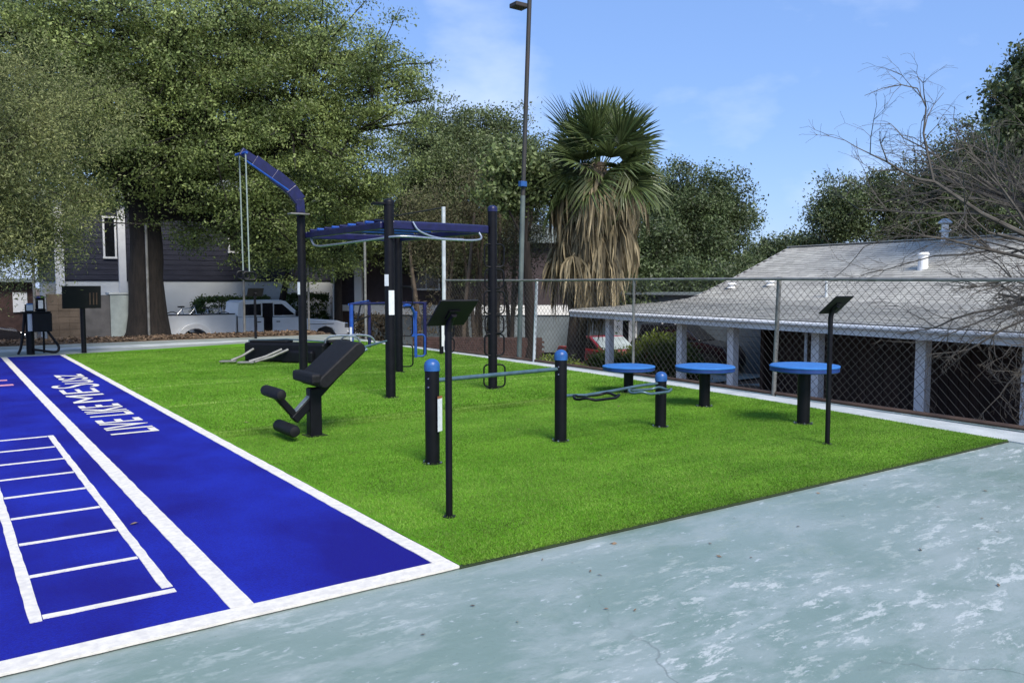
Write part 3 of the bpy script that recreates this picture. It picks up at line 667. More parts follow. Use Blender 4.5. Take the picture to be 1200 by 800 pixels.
# ------------------------------------------------------------------ low leg trainer
lt = thing('leg_trainer', 'low black platform with two pale foot levers behind the angled bench', 'exercise station', (5.45, 17.8, 0.02), math.atan2(16.35-17.8, 6.75-5.45))
MB().box((0.95, 0.22, 0.22), (1.9, 0.42, 0.42)).build('housing', M['black'], lt, bevel=0.05)
MB().box((0.55, 0.22, 0.452), (0.9, 0.3, 0.045)).build('seat_pad', M['black_matte'], lt, bevel=0.02)
MB().box((1.3, 0.05, 0.14), (0.75, 0.25, 0.28)).build('base_block', M['black'], lt, bevel=0.05)
for k, (x0, y0, x1, y1) in enumerate(((0.28, -0.06, -0.05, -0.42), (0.95, -0.06, 0.45, -0.55), (1.12, -0.1, 0.62, -0.6))):
    MB().tube([(x0, y0, 0.30), ((x0+x1)/2, (y0+y1)/2, 0.16), (x1, y1, 0.07)], 0.028, 8).build('foot_lever', M['galv'], lt, smooth=True)
    if k < 2: MB().box((x1-0.04, y1-0.04, 0.06), (0.34, 0.2, 0.035), Matrix.Rotation(R(20), 3, 'Z')).build('foot_plate', M['galv'], lt, bevel=0.012)
MB().tube([(0.02, 0.2, 0.4), (0.0, 0.22, 0.46), (0.9, 0.24, 0.5), (1.8, 0.24, 0.46)], 0.016, 8).build('side_rail', M['bar_teal'], lt, smooth=True)

fs_ = thing('hand_bike_frame', 'grey tube frame with blue front post beyond the angled bench', 'exercise station', (6.9, 16.5, 0.02))
for dx in (0, 0.35):
    MB().tube(smooth_path([(dx, 0.1, 0.0), (dx-0.05, 0.1, 0.45), (dx+0.1, 0, 0.58), (dx+0.55, -0.1, 0.55), (dx+0.7, -0.1, 0.35)], 5), 0.022, 8).build('frame_tube', M['steel'], fs_, smooth=True)
MB().box((0.2, 0.05, 0.46), (0.5, 0.3, 0.06)).build('seat', M['black_matte'], fs_, bevel=0.02)
MB().box((0.2, 0.05, 0.2), (0.12, 0.12, 0.44)).build('post', M['black'], fs_, bevel=0.01)

# ------------------------------------------------------------------ parallel bars station at the back
pb = thing('parallel_bars', 'blue and black parallel bars frame at the back of the lawn', 'exercise station', (7.5, 16.7, 0.02))
for x, y, m in ((0, 0, 'blue_paint'), (2.05, 0.35, 'navy'), (2.0, 3.3, 'navy')):
    MB().lathe([(0.045, 0), (0.045, 1.25)], (x, y, 0), 16).build('post', M[m], pb, smooth=True)
MB().tube([(-0.05, 0, 1.25), (1.0, 0.15, 1.27), (2.1, 0.36, 1.25)], 0.026, 10).build('rail', M['navy'], pb, smooth=True)
MB().tube([(-0.05, 0.0, 1.25), (2.0, 3.35, 1.25)], 0.026, 10).build('rail', M['blue_paint'], pb, smooth=True)
MB().tube([(0, 0, 0.85), (2.0, 3.3, 0.85)], 0.02, 8).build('lower_rail', M['black'], pb, smooth=True)
MB().tube([(1.0, 1.65, 1.24), (0.6, 1.0, 0.86)], 0.022, 8).build('brace', M['black'], pb, smooth=True)
MB().tube([(0.0, 0, 0.35), (0.35, 0.6, 0.02)], 0.022, 8).build('brace', M['bar_teal'], pb, smooth=True)
sticker(pb, 0, 0, 0.5, 0.05, 0.5, -40, 'sticker', 0.046)

aw = thing('air_walker', 'bright blue curved post exerciser with a foot loop behind the tall rig', 'exercise station', (9.03, 16.56, 0.02))
MB().tube(smooth_path([(-0.42, -0.25, 1.22), (-0.2, -0.12, 1.2), (-0.03, -0.02, 1.0), (0, 0, 0.7), (0, 0, 0)], 6), 0.035, 10).build('curved_post', M['blue_paint'], aw, smooth=True)
MB().tube([(0.0 + a*0.8+0.12, -a*0.3, 0.28 + c) for a, c in rounded_loop(0.26, 0.5, 0.08)], 0.02, 8, closed=True).build('foot_loop', M['blue_paint'], aw, smooth=True)
MB().box((-0.02, 0.02, 0.78), (0.1, 0.06, 0.6), Matrix.Rotation(R(6), 3, 'Y')).build('side_cover', M['blue_paint'], aw, bevel=0.02)
cl = thing('chest_press', 'black post with climbing loops and white label beside the nearest sign board', 'exercise station', (9.98, 17.0, 0.02))
MB().lathe([(0.05, 0), (0.05, 1.3)], n=14).build('post', M['black'], cl, smooth=True)
for k in range(3):
    MB().tube([(0.17 + a*0.8, -0.1 - a*0.3, 0.22 + k*0.36 + c) for a, c in rounded_loop(0.26, 0.33, 0.08)], 0.018, 8, closed=True).build('loop', M['black'], cl, smooth=True)
sticker(cl, 0, 0, 0.45, 0.08, 0.5, 10, 'sticker', 0.056)

# ------------------------------------------------------------------ station at far left
ls = thing('weight_station', 'black post station with canister tray and white labels at the end of the blue turf', 'exercise station', (1.85, 22.9, 0.01))
MB().lathe([(0.09, 0), (0.09, 1.22)], n=20).build('post', M['black'], ls, smooth=True)
MB().box((0.26, 0.0, 0.78), (0.42, 0.3, 0.46)).build('cabinet', M['black'], ls, bevel=0.02)
MB().box((0.14, 0.0, 1.03), (0.62, 0.32, 0.03)).build('tray', M['black'], ls, bevel=0.005)
MB().tube(smooth_path([(-0.1, 0, 1.0), (-0.14, -0.03, 0.6), (-0.2, -0.05, 0.2), (-0.27, -0.08, 0.02)], 5), 0.03, 10).build('leg', M['black'], ls, smooth=True)
MB().tube(smooth_path([(0.38, 0, 0.55), (0.5, -0.03, 0.35), (0.6, -0.06, 0.16), (0.52, -0.1, 0.04), (0.2, -0.12, 0.1), (0.05, -0.1, 0.12)], 6), 0.03, 10).build('leg', M['black'], ls, smooth=True)
MB().tube([(0.3, 0.1, 0.55), (0.3, 0.14, 0.02)], 0.025, 8).build('leg', M['black'], ls, smooth=True)
sticker(ls, 0, 0, 1.14, 0.14, 0.14, 5, 'sticker', 0.093); sticker(ls, 0, 0, 0.78, 0.11, 0.42, 5, 'sticker', 0.093)
sticker(ls, 0, 0, 1.23, 0.14, 0.03, 5, 'sticker_blue', 0.094)
cnr = thing('canister', 'small chrome and black canister on the far left station tray', 'canister', (2.09, 22.88, 1.06))
MB().lathe([(0.11, 0), (0.12, 0.04), (0.1, 0.06), (0.1, 0.3), (0.12, 0.33), (0.12, 0.36), (0.06, 0.38)], n=20).build('body', M['black'], cnr, smooth=True)
MB().lathe([(0.121, 0.33), (0.125, 0.35), (0.08, 0.375)], n=20).build('lid', M['chrome'], cnr, smooth=True)
MB().box((0.0, -0.1, 0.17), (0.1, 0.012, 0.2)).build('label_plate', M['chrome'], cnr)

# ------------------------------------------------------------------ building with flared shingle roof (right)
BR = math.atan2(-0.1519, 0.9884)
bd = thing('porch_building', 'long low building with grey shingle roof, white fascia and open columned porch', 'building', (15.34, 18.53, -1.7), BR)
G = 1.7                         # local z of court level
prf = [(0.0, 0.99), (2.13, 1.10), (3.4, 1.17), (4.44, 1.29), (5.3, 1.60), (6.2, 1.95), (8.62, 2.98)]
prf = [(a, b + G) for a, b in prf]
Ylen = -26.0
# roof deck (thick), open underside
deck = MB(); top = prf + [(17.0, 2.98+G-3.2)]
und = [(a, b-0.09) for a, b in reversed(top)]
deck.prism(top + und, Ylen, 0.0, 'y').build('roof_deck', M['soffit'], bd)
# shingles in courses with a lip each
rs = random.Random(3); vs, fs = [], []
def on_prof(s):
    acc = 0
    for (a, b), (c, d) in zip(prf[:-1], prf[1:]):
        l = math.hypot(c-a, d-b)
        if s <= acc + l or (c, d) == prf[-1]:
            t = (s-acc)/l; return a+(c-a)*t, b+(d-b)*t, Vector((-(d-b)/l, 0, (c-a)/l))
        acc += l
tot = sum(math.hypot(c-a, d-b) for (a, b), (c, d) in zip(prf[:-1], prf[1:]))
nc = 58; ch = tot/nc
for i in range(nc):
    y = 0.02 - (0.17 if i % 2 else 0.0)
    while y > -19.5:
        w = rs.choice((0.3, 0.34, 0.38, 0.26)); y2 = max(y-w, -19.6)
        x0, zA, nA = on_prof(i*ch - (0.0 if i else 0.03)); x1, zB, nB = on_prof(min((i+1)*ch+0.03, tot))
        th = 0.011 + rs.uniform(0, 0.008)
        P = [Vector((x0, y-0.004, zA))+nA*th, Vector((x0, y2+0.004, zA))+nA*th, Vector((x1, y2+0.004, zB))+nB*0.004, Vector((x1, y-0.004, zB))+nB*0.004, Vector((x0, y-0.004, zA)), Vector((x0, y2+0.004, zA))]
        o = len(vs); vs += [tuple(p) for p in P]; fs += [(o, o+3, o+2, o+1), (o, o+1, o+5, o+4)]
        y = y2
MB().add(vs, fs).build('shingles', M['shingle'], bd, kind='stuff')
MB().box((8.62, Ylen/2, 2.98+G+0.02), (0.24, 26.0, 0.03)).build('ridge_cap', M['shingle'], bd)
MB().box((-0.03, Ylen/2, 0.875+G), (0.045, 26.04, 0.20)).build('fascia', M['white_paint'], bd)
# rake boards following the flared gable edge
rk = [(a, b-0.005) for a, b in prf] ; rk2 = [(a, b-0.15) for a, b in reversed(prf)]
MB().prism(rk+rk2, 0.003, 0.04, 'y').build('rake_board', M['white_paint'], bd)
# columns along the eave
for ly, wd in ((-1.39, 0.2), (-4.6, 0.2), (-6.44, 0.2), (-8.9, 0.2), (-11.25, 0.2), (-13.1, 0.2), (-16, 0.2), (-19, 0.2)):
    MB().box((0.42, ly, (0.86+G)/2), (0.17, wd, 0.86+G)).build('column', M['white_paint'], bd, bevel=0.008)
MB().box((0.42, Ylen/2, 0.87+G), (0.14, 25.8, 0.12)).build('porch_beam', M['white_paint'], bd)
for ly in (-5.6, -8.95):
    MB().box((3.0, ly, (1.06+G)/2), (0.18, 0.2, 1.06+G)).build('porch_post', M['brown_post'], bd)
# wall behind the closed part of the porch: boards
MB().box((1.5, -16.0, 1.25), (0.12, 18.6, 2.5)).build('porch_wall', M['brown_wall'], bd)
wl_ = MB(); rs = random.Random(9)
pw = [c for c in bd.children if c.name.startswith('porch_wall')][0]
bmE = MB().box((0, 0, 0), (0.025, 0.19, 2.4)).mesh('wall_board', M['brown_wall'])
for k in range(60):
    inst('wall_board', bmE, pw, (1.425 + rs.uniform(-0.004, 0.004), -6.95-k*0.2, 1.25))
MB().box((2.2, -6.75, 1.2), (2.4, 0.1, 2.4)).build('end_wall', M['brown_wall'], bd)
MB().box((8.5, Ylen/2-3.5, 1.2), (9.8, 19, 2.38)).build('inner_room', M['brown_wall'], bd)
MB().box((8.5, Ylen/2, -0.1), (18, 27, 0.2)).build('floor_slab', M['walk'], bd)
# vents and pipes
def vent(kind, x, y, z):
    if kind == 'flue':
        v = MB().lathe([(0.09, -0.2), (0.09, 0.42), (0.075, 0.43)], (x, y, z), 14).build('flue', M['white_paint'], bd, smooth=True)
        MB().lathe([(0.16, 0.44), (0.19, 0.46), (0.1, 0.56), (0.03, 0.58)], (x, y, z), 14).build('flue_cap', M['galv_white'], v, smooth=True)
        MB().lathe([(0.13, 0.2), (0.15, 0.22), (0.13, 0.26)], (x, y, z), 14).build('flue_collar', M['galv_white'], v, smooth=True)
    elif kind == 'pipe': MB().lathe([(0.035, -0.1), (0.035, 0.42), (0.03, 0.43)], (x, y, z), 12).build('vent_pipe', M['galv_white'], bd, smooth=True)
    else:
        v = MB().lathe([(0.14, -0.1), (0.13, 0.05), (0.12, 0.1), (0.12, 0.34), (0.15, 0.36), (0.13, 0.42)] if kind == 'box' else [(0.16, 0), (0.1, 0.05), (0.1, 0.1), (0.16, 0.12), (0.1, 0.17)], (x, y, z), 16).build('roof_vent', M['white_paint'], bd, smooth=True)
vent('flue', 8.5, -5.83, 2.95+G); vent('box', 6.6, -6.6, 2.12+G); vent('low', 5.3, -0.9, 1.6+G); vent('low', 5.5, -2.36, 1.68+G)
vent('pipe', 4.7, -5.2, 1.37+G)
MB().tube([(-0.09, -0.05, 0.93+G), (-0.09, Ylen, 0.93+G)], 0.045, 8).build('gutter', M['white_paint'], bd, smooth=True)
MB().tube([(0.28, -8.72, 0.8+G), (0.28, -8.72, 0.1)], 0.03, 8).build('downpipe', M['galv_white'], bd, smooth=True)

# ------------------------------------------------------------------ generic far buildings
def window(parent, x, y, z, w, h, fm='white_paint'):
    """on a wall facing -y"""
    f = MB()
    for c, d in (((x, y, z+h/2), (w+0.1, 0.08, 0.07)), ((x, y, z-h/2), (w+0.1, 0.1, 0.08)), ((x-w/2, y, z), (0.07, 0.079, h-0.08)), ((x+w/2, y, z), (0.07, 0.079, h-0.08)), ((x, y, z), (0.04, 0.06, h-0.08)))[:5 if w > 0.7 else 4]:
        f.box(c, d)
    o = f.build('window', M[fm], parent); MB().box((x, y+0.02, z), (w, 0.02, h)).build('pane', M['glass'], o); return o
hs = thing('slate_house', 'two storey house, dark slate upper floor over white ground floor, behind the big oak', 'building', (4.2, 38.0, -0.9))
MB().box((9.0, 4, 1.38), (18.0, 8, 2.76)).build('ground_floor_wall', M['white_wall'], hs)
MB().box((9.0, 4, 4.55), (18.06, 8.06, 3.56)).build('upper_wall', M['navy_wall'], hs)
for k in range(16): MB().box((9.0, -0.045, 2.92+k*0.22), (18.1, 0.03, 0.2), Matrix.Rotation(R(4), 3, 'X')).build('siding_board', M['navy_wall'], hs)
MB().prism([(-0.6, 6.2), (18.6, 6.2), (18.6, 6.35), (9, 7.6), (-0.6, 6.35)], -0.6, 8.6, 'y').build('roof', M['roof_far'], hs)
MB().box((0.0, -0.12, 3.1), (0.32, 0.2, 6.2)).build('corner_trim', M['white_paint'], hs)
MB().box((2.35, -0.12, 3.1), (0.28, 0.2, 6.2)).build('corner_trim', M['white_paint'], hs)
window(hs, 1.9, -0.1, 4.6, 0.45, 1.7); window(hs, 1.95, -0.06, 1.6, 0.35, 1.2); window(hs, 7.4, -0.1, 4.7, 1.1, 1.2); window(hs, 13.5, -0.1, 4.7, 1.1, 1.2)
MB().box((12.2, -0.03, 1.1), (0.95, 0.08, 2.1)).build('door', M['white_paint'], hs)
h2 = thing('brown_house', 'dark brown far house with white base strip behind the parallel bars', 'building', (15.4, 35.4, -1.4), R(-38))
MB().box((6, 3, 1.1), (12, 6, 2.2)).build('base_wall', M['grey_wall'], h2)
MB().box((6, -0.03, 1.95), (12.02, 0.08, 0.45)).build('white_band', M['white_paint'], h2)
MB().box((6, 3, 3.6), (12.06, 6.06, 2.8)).build('upper_wall', mat('brown_violet_siding', (0.06, 0.045, 0.05), 0.85), h2)
MB().prism([(-0.5, 5.0), (12.5, 5.0), (6, 6.6)], -0.5, 6.5, 'y').build('roof', M['roof_far'], h2)
for xx in (-0.1, 0.9): MB().box((xx, -0.3, 2.1), (0.34, 0.3, 4.2)).build('white_pillar', M['white_paint'], h2)
MB().box((0.45, -0.12, 0.95), (0.7, 0.06, 1.9)).build('door', M['brown_wall'], h2)
window(h2, 4.0, -0.1, 3.4, 1.2, 1.0)
h3 = thing('brick_garage', 'low brown building with white door panel at the far left', 'building', (-2.5, 38.4, -0.9))
MB().box((2.9, 2.5, 1.35), (5.8, 5, 2.7)).build('wall', M['brick'], h3)
MB().box((5.3, -0.04, 1.9), (0.5, 0.06, 0.8)).build('door', M['white_paint'], h3)
MB().box((3.9, -0.04, 1.75), (0.9, 0.06, 0.8)).build('window', M['glass'], h3)
MB().box((2.9, 2.4, 2.78), (6.4, 5.6, 0.14)).build('roof', M['roof_far'], h3)
gh = thing('grey_house', 'grey blue sided house with white door seen through the porch', 'building', (23.4, 27.0, -1.7), math.atan2(-7.0, 1.6))
MB().box((6, 3, 1.5), (12, 6, 3.0)).build('wall', M['grey_wall'], gh)
for k in range(14): MB().box((6, -0.03, 0.15+k*0.2), (12.02, 0.03, 0.185), Matrix.Rotation(R(4), 3, 'X')).build('siding_board', M['grey_wall'], gh)
MB().box((1.9, -0.08, 1.05), (1.1, 0.08, 2.1)).build('door', M['white_paint'], gh)
MB().box((1.95, -0.13, 1.1), (0.28, 0.03, 1.6)).build('door_glass', M['glass'], gh)
window(gh, 4.3, -0.1, 1.7, 1.2, 1.1)
MB().box((6, 3, 3.05), (12.6, 6.6, 0.1)).build('roof', M['roof_far'], gh)
fr = thing('far_roof_house', 'small far house with pale hipped roof between the trees', 'building', (46.5, 37.0, -2), R(-40))
MB().box((3.5, 3, 2.1), (7, 6, 4.2)).build('wall', M['grey_wall'], fr)
rfv = [(-0.6, -0.6, 4.2), (7.6, -0.6, 4.2), (7.6, 6.6, 4.2), (-0.6, 6.6, 4.2), (2.6, 3, 7.0), (4.4, 3, 7.0)]
MB().add(rfv, [(0, 1, 5, 4), (1, 2, 5), (2, 3, 4, 5), (3, 0, 4), (0, 3, 2, 1)]).build('roof', M['roof_far'], fr)

# block walls left of the oak
bw = thing('block_enclosure', 'block enclosure wall in tan, shaded grey and lit grey sections beside the oak trunk', 'wall', (2.9, 29.6, -0.75))
MB().box((0.45, 0.12, 1.08), (0.92, 0.24, 2.16)).build('tan_section', M['tan_block'], bw)
MB().box((1.36, 0.14, 1.06), (0.9, 0.24, 2.12)).build('shaded_section', M['shaded_block'], bw)
MB().box((2.18, 0.36, 1.07), (0.72, 0.7, 2.14)).build('lit_section', M['lit_block'], bw)
MB().box((2.18, 0.36, 2.17), (0.78, 0.76, 0.06)).build('coping', M['kerb'], bw)
tb = [c for c in bw.children if c.name.startswith('tan_section')][0]
bk = MB().box((0, 0, 0), (0.29, 0.02, 0.19)).mesh('block', M['tan_block'])
for r_ in range(10):
    for c_ in range(3): inst('block', bk, tb, (0.155+c_*0.3, -0.004-0.003*((r_*7+c_*3) % 3), 0.12+r_*0.2))
lw = thing('low_brick_wall', 'low dark brick wall running past the vine covered stems', 'wall', (12.0, 22.2, -0.75), math.atan2(-2.6, 3.0))
MB().box((2.0, 0.12, 0.42), (4.0, 0.24, 0.84)).build('wall', M['brick'], lw)
bk = MB().box((0, 0, 0), (0.21, 0.02, 0.065)).mesh('brick', M['brick'])
for r_ in range(11):
    for c_ in range(17): inst('brick', bk, lw, (0.12+c_*0.235+(0.1 if r_ % 2 else 0), -0.004, 0.05+r_*0.074))

# ------------------------------------------------------------------ vehicles
def wheel(parent, x, y, z, r=0.4, w=0.26):
    t = MB().lathe([(r*0.62, -w/2), (r*0.92, -w/2), (r, -w/2+0.04), (r, w/2-0.04), (r*0.92, w/2), (r*0.62, w/2)], n=24).build('tyre', M['tyre'], parent, smooth=True)
    t.location = (x, y, z); t.rotation_euler = (R(90), 0, 0)
    h = MB().lathe([(0.1, w/2-0.02), (r*0.62, w/2-0.03), (r*0.64, -w/2+0.02), (0.1, -w/2+0.02)], n=24).build('rim', M['chrome'], t, smooth=True)
tk = thing('pickup_truck', 'white crew cab dual rear wheel pickup truck parked beyond the fence', 'truck', (6.75, 31.0, -0.84), 0)
def tx(s): return s*1.0
body = MB()
# tail to nose along +x, length 7.2
body.prism([(0, 0.55), (0, 1.43), (2.55, 1.43), (2.55, 0.5), (1.55, 0.5), (1.4, 0.8), (1.0, 0.92), (0.6, 0.8), (0.45, 0.55)], 0.14, 1.9, 'y')
body.build('bed', M['truck_white'], tk, bevel=0.03)
MB().prism([(2.58, 0.42), (2.58, 1.30), (5.2, 1.28), (5.25, 1.20), (6.6, 1.10), (7.0, 0.98), (7.12, 0.75), (7.12, 0.5), (6.55, 0.5), (6.4, 0.78), (6.1, 0.88), (5.8, 0.78), (5.62, 0.42)], 0.12, 1.92, 'y').build('body', M['truck_white'], tk, bevel=0.035)
cabp = [(2.58, 1.31), (2.66, 1.88), (2.8, 1.95), (4.3, 1.95), (4.5, 1.9), (5.15, 1.31)]
MB().prism(cabp, 0.2, 1.84, 'y').build('cab', M['truck_white'], tk, bevel=0.03)
for poly, nm in (([(2.86, 1.38), (2.9, 1.8), (3.5, 1.82), (3.5, 1.38)], 'side_window'), ([(4.02, 1.36), (4.02, 1.80), (4.34, 1.80), (4.86, 1.36)], 'side_window')):
    MB().prism(poly, 0.185, 0.199, 'y').build(nm, M['glass'], tk)
MB().prism([(3.58, 0.62), (3.58, 1.83), (3.92, 1.83), (3.92, 0.62)], 0.105, 0.119, 'y').build('door_opening', M['glass'], tk)
MB().prism([(3.56, 1.84), (3.96, 1.84), (3.96, 1.29), (3.56, 1.29)], 0.15, 0.198, 'y').build('door_frame', M['glass'], tk)
wsn = MB().add([(4.54, 0.3, 1.87), (4.54, 1.74, 1.87), (5.13, 1.76, 1.35), (5.13, 0.28, 1.35)], [(0, 1, 2, 3)]); 
MB().prism([(4.55, 1.865), (4.57, 1.885), (5.18, 1.345), (5.15, 1.325)], 0.28, 1.76, 'y').build('windscreen', M['glass'], tk)
MB().box((4.15, 0.11, 1.12), (0.14, 0.03, 0.035)).build('door_handle', M['black'], tk)
MB().box((3.4, 0.11, 1.12), (0.14, 0.03, 0.035)).build('door_handle', M['black'], tk)
MB().box((4.9, 0.0, 1.42), (0.12, 0.24, 0.2)).build('mirror', M['black'], tk, bevel=0.02)
MB().box((7.1, 1.0, 0.55), (0.14, 1.86, 0.2)).build('bumper', M['chrome'], tk, bevel=0.03)
MB().box((7.0, 0.2, 0.9), (0.16, 0.2, 0.2)).build('headlight', M['chrome'], tk, bevel=0.02)
MB().box((3.3, 0.1, 0.9), (0.02, 0.03, 0.8)).build('door_seam', M['black'], tk)
MB().box((2.57, 0.13, 0.95), (0.02, 0.03, 0.85)).build('door_seam', M['black'], tk)
MB().prism([(0.0, 1.431), (0.0, 1.47), (2.5, 1.47), (2.5, 1.431)], 0.13, 0.24, 'y').build('bed_rail', M['black'], tk, bevel=0.01)
MB().box((3.9, 0.08, 0.36), (2.3, 0.14, 0.06)).build('running_board', M['black'], tk, bevel=0.01)
MB().box((5.9, 0.1, 0.98), (1.1, 0.02, 0.02)).build('fender_crease', M['chrome'], tk)
MB().box((-0.02, 1.0, 0.62), (0.12, 1.8, 0.16)).build('rear_bumper', M['chrome'], tk, bevel=0.02)
MB().box((0.0, 0.2, 1.1), (0.05, 0.14, 0.35)).build('tail_light', M['car_red'], tk)
# rear fender flare
fl = MB(); n = 12; ou, inn = [], []
for k in range(n+1):
    a = R(180*k/n); ou.append((1.0+0.68*math.cos(a), 0.52+0.62*math.sin(a))); inn.append((1.0+0.46*math.cos(a), 0.52+0.42*math.sin(a)))
fl.prism(ou+inn[::-1], -0.05, 0.16, 'y').build('fender_flare', M['truck_white'], tk, bevel=0.02)
for xx, yy in ((1.0, 0.12), (1.0, 1.85), (6.1, 0.25), (6.1, 1.8)):
    wheel(tk, xx, yy, 0.41)

def bicycle(loc, rz, label):
    b = thing('bicycle', label, 'bicycle', loc, rz, 'bicycles in the truck bed')
    for x in (-0.5, 0.5):
        MB().tube([(x+0.32*math.cos(R(a)), 0, 0.34+0.32*math.sin(R(a))) for a in range(0, 360, 20)], 0.018, 6, closed=True).build('wheel', M['tyre'], b, smooth=True)
    f = MB()
    for p, q in (((-0.5, 0, 0.34), (-0.12, 0, 0.76)), ((-0.5, 0, 0.34), (0.0, 0, 0.32)), ((0.0, 0, 0.32), (-0.14, 0, 0.82)), ((-0.12, 0, 0.76), (0.36, 0, 0.8)), ((0, 0, 0.32), (0.36, 0, 0.76)), ((0.36, 0, 0.86), (0.5, 0, 0.34))): f.tube([p, q], 0.018, 6)
    f.build('frame', M['chrome'], b, smooth=True)
    MB().box((-0.15, 0, 0.84), (0.22, 0.1, 0.05)).build('saddle', M['black'], b)
    MB().tube([(0.34, -0.25, 0.92), (0.36, 0, 0.88), (0.34, 0.25, 0.92)], 0.015, 6).build('handlebar', M['black'], b)
bicycle((7.6, 31.8, 0.05), 0.2, 'bicycle lying nearer the tailgate in the white truck bed')
bicycle((8.6, 32.1, 0.0), -0.1, 'bicycle nearer the cab in the white truck bed')

def car(loc, rz, paint, label, suv=False, name='parked_car'):
    c = thing(name, label, 'car', loc, rz)
    h = 0.25 if suv else 0
    MB().prism([(-2.2, 0.35), (-2.25, 0.8+h*0.6), (-2.1, 0.95+h), (1.0, 0.98+h), (2.0, 0.85+h*0.8), (2.25, 0.65+h*0.4), (2.25, 0.35), (1.85, 0.3), (1.7, 0.62), (1.4, 0.72), (1.1, 0.62), (0.95, 0.28), (-0.95, 0.28), (-1.1, 0.62), (-1.4, 0.72), (-1.7, 0.62), (-1.85, 0.3)], -0.88, 0.88, 'y').build('body', M[paint], c, bevel=0.05)
    MB().prism([(-1.95 if suv else -1.6, 0.96+h), (-1.75 if suv else -0.9, 1.4+h*1.6), (0.1, 1.42+h*1.6), (0.95, 0.98+h)], -0.74, 0.74, 'y').build('roof', M[paint], c, bevel=0.04)
    MB().prism([(-1.75 if suv else -1.2, 1.0+h), (-1.62 if suv else -0.85, 1.34+h*1.55), (0.05, 1.36+h*1.55), (0.68, 1.0+h)], -0.752, 0.752, 'y').build('side_window', M['glass'], c)
    MB().prism([(0.14, 1.39+h*1.6), (0.17, 1.41+h*1.6), (0.99, 1.0+h), (0.95, 0.985+h)], -0.68, 0.68, 'y').build('windscreen', M['glass'] if paint != 'car_red' else M['lit_block'], c)
    for y in (-0.65, 0.65): MB().box((2.2, y, 0.72+h*0.5), (0.12, 0.3, 0.14)).build('headlight', M['chrome'], c, bevel=0.02)
    for x in (-1.4, 1.4):
        for y in (-0.8, 0.8): wheel(c, x, y, 0.34, 0.34, 0.2)
    return c
car((20.6, 22.9, -1.65), R(-100), 'car_red', 'red car with a pale windscreen parked beyond the first porch column')
car((24.2, 22.0, -1.65), R(-80), 'car_black', 'black car parked in front of the grey house', True)
car((0.2, 32.2, -0.84), R(0), 'car_black', 'black sport utility vehicle at the far left edge', True)

# ------------------------------------------------------------------ trees
def leaf_mesh(name, centers, per, size, sig, m, parent, seed, flat=0.7, droop=0.0, asp=0.5):
    r = np.random.default_rng(seed); n = len(centers)*per
    c = np.repeat(np.asarray(centers), per, axis=0) + r.normal(0, 1, (n, 3)) * np.array([sig, sig, sig*flat])
    if droop: c[:, 2] -= droop*r.random(n)**2
    u = r.normal(0, 1, (n, 3)); u[:, 2] -= droop*0.8; u /= np.linalg.norm(u, axis=1)[:, None]
    w = np.cross(u, r.normal(0, 1, (n, 3))); w /= np.linalg.norm(w, axis=1)[:, None]
    s = (size*(0.6+0.8*r.random(n)))[:, None]
    V = np.stack([c-u*s, c+w*s*asp, c+u*s, c-w*s*asp], 1).reshape(-1, 3)
    o = bpy.data.objects.new(name, fast_mesh(name, V, np.arange(n*4).reshape(-1, 4), m)); COL.objects.link(o)
    if parent: o.parent = parent
    return o
def clumps(blobs, n, seed, shell=0.5, flat=0.85):
    r = np.random.default_rng(seed); B = np.array(blobs, float); wt = B[:, 3]**2.2; wt /= wt.sum()
    k = r.choice(len(B), n, p=wt); d = r.normal(0, 1, (n, 3)); d /= np.linalg.norm(d, axis=1)[:, None]
    ph = r.random((len(B), 6))*6.283
    lump = 1+0.16*np.sin(3.1*d[:, 0]+ph[k, 0])*np.sin(4.3*d[:, 2]+ph[k, 1])+0.13*np.sin(7.0*d[:, 1]+ph[k, 2])*np.sin(6.1*d[:, 2]+ph[k, 3])
    rad = B[k, 3]*(r.random(n)**shell)*(0.78+0.3*r.random(n))*lump
    far = r.random(n) < 0.09; rad = np.where(far, B[k, 3]*(1.0+0.28*r.random(n)), rad)
    return B[k, :3] + d*rad[:, None]*np.array([1, 1, flat]), k
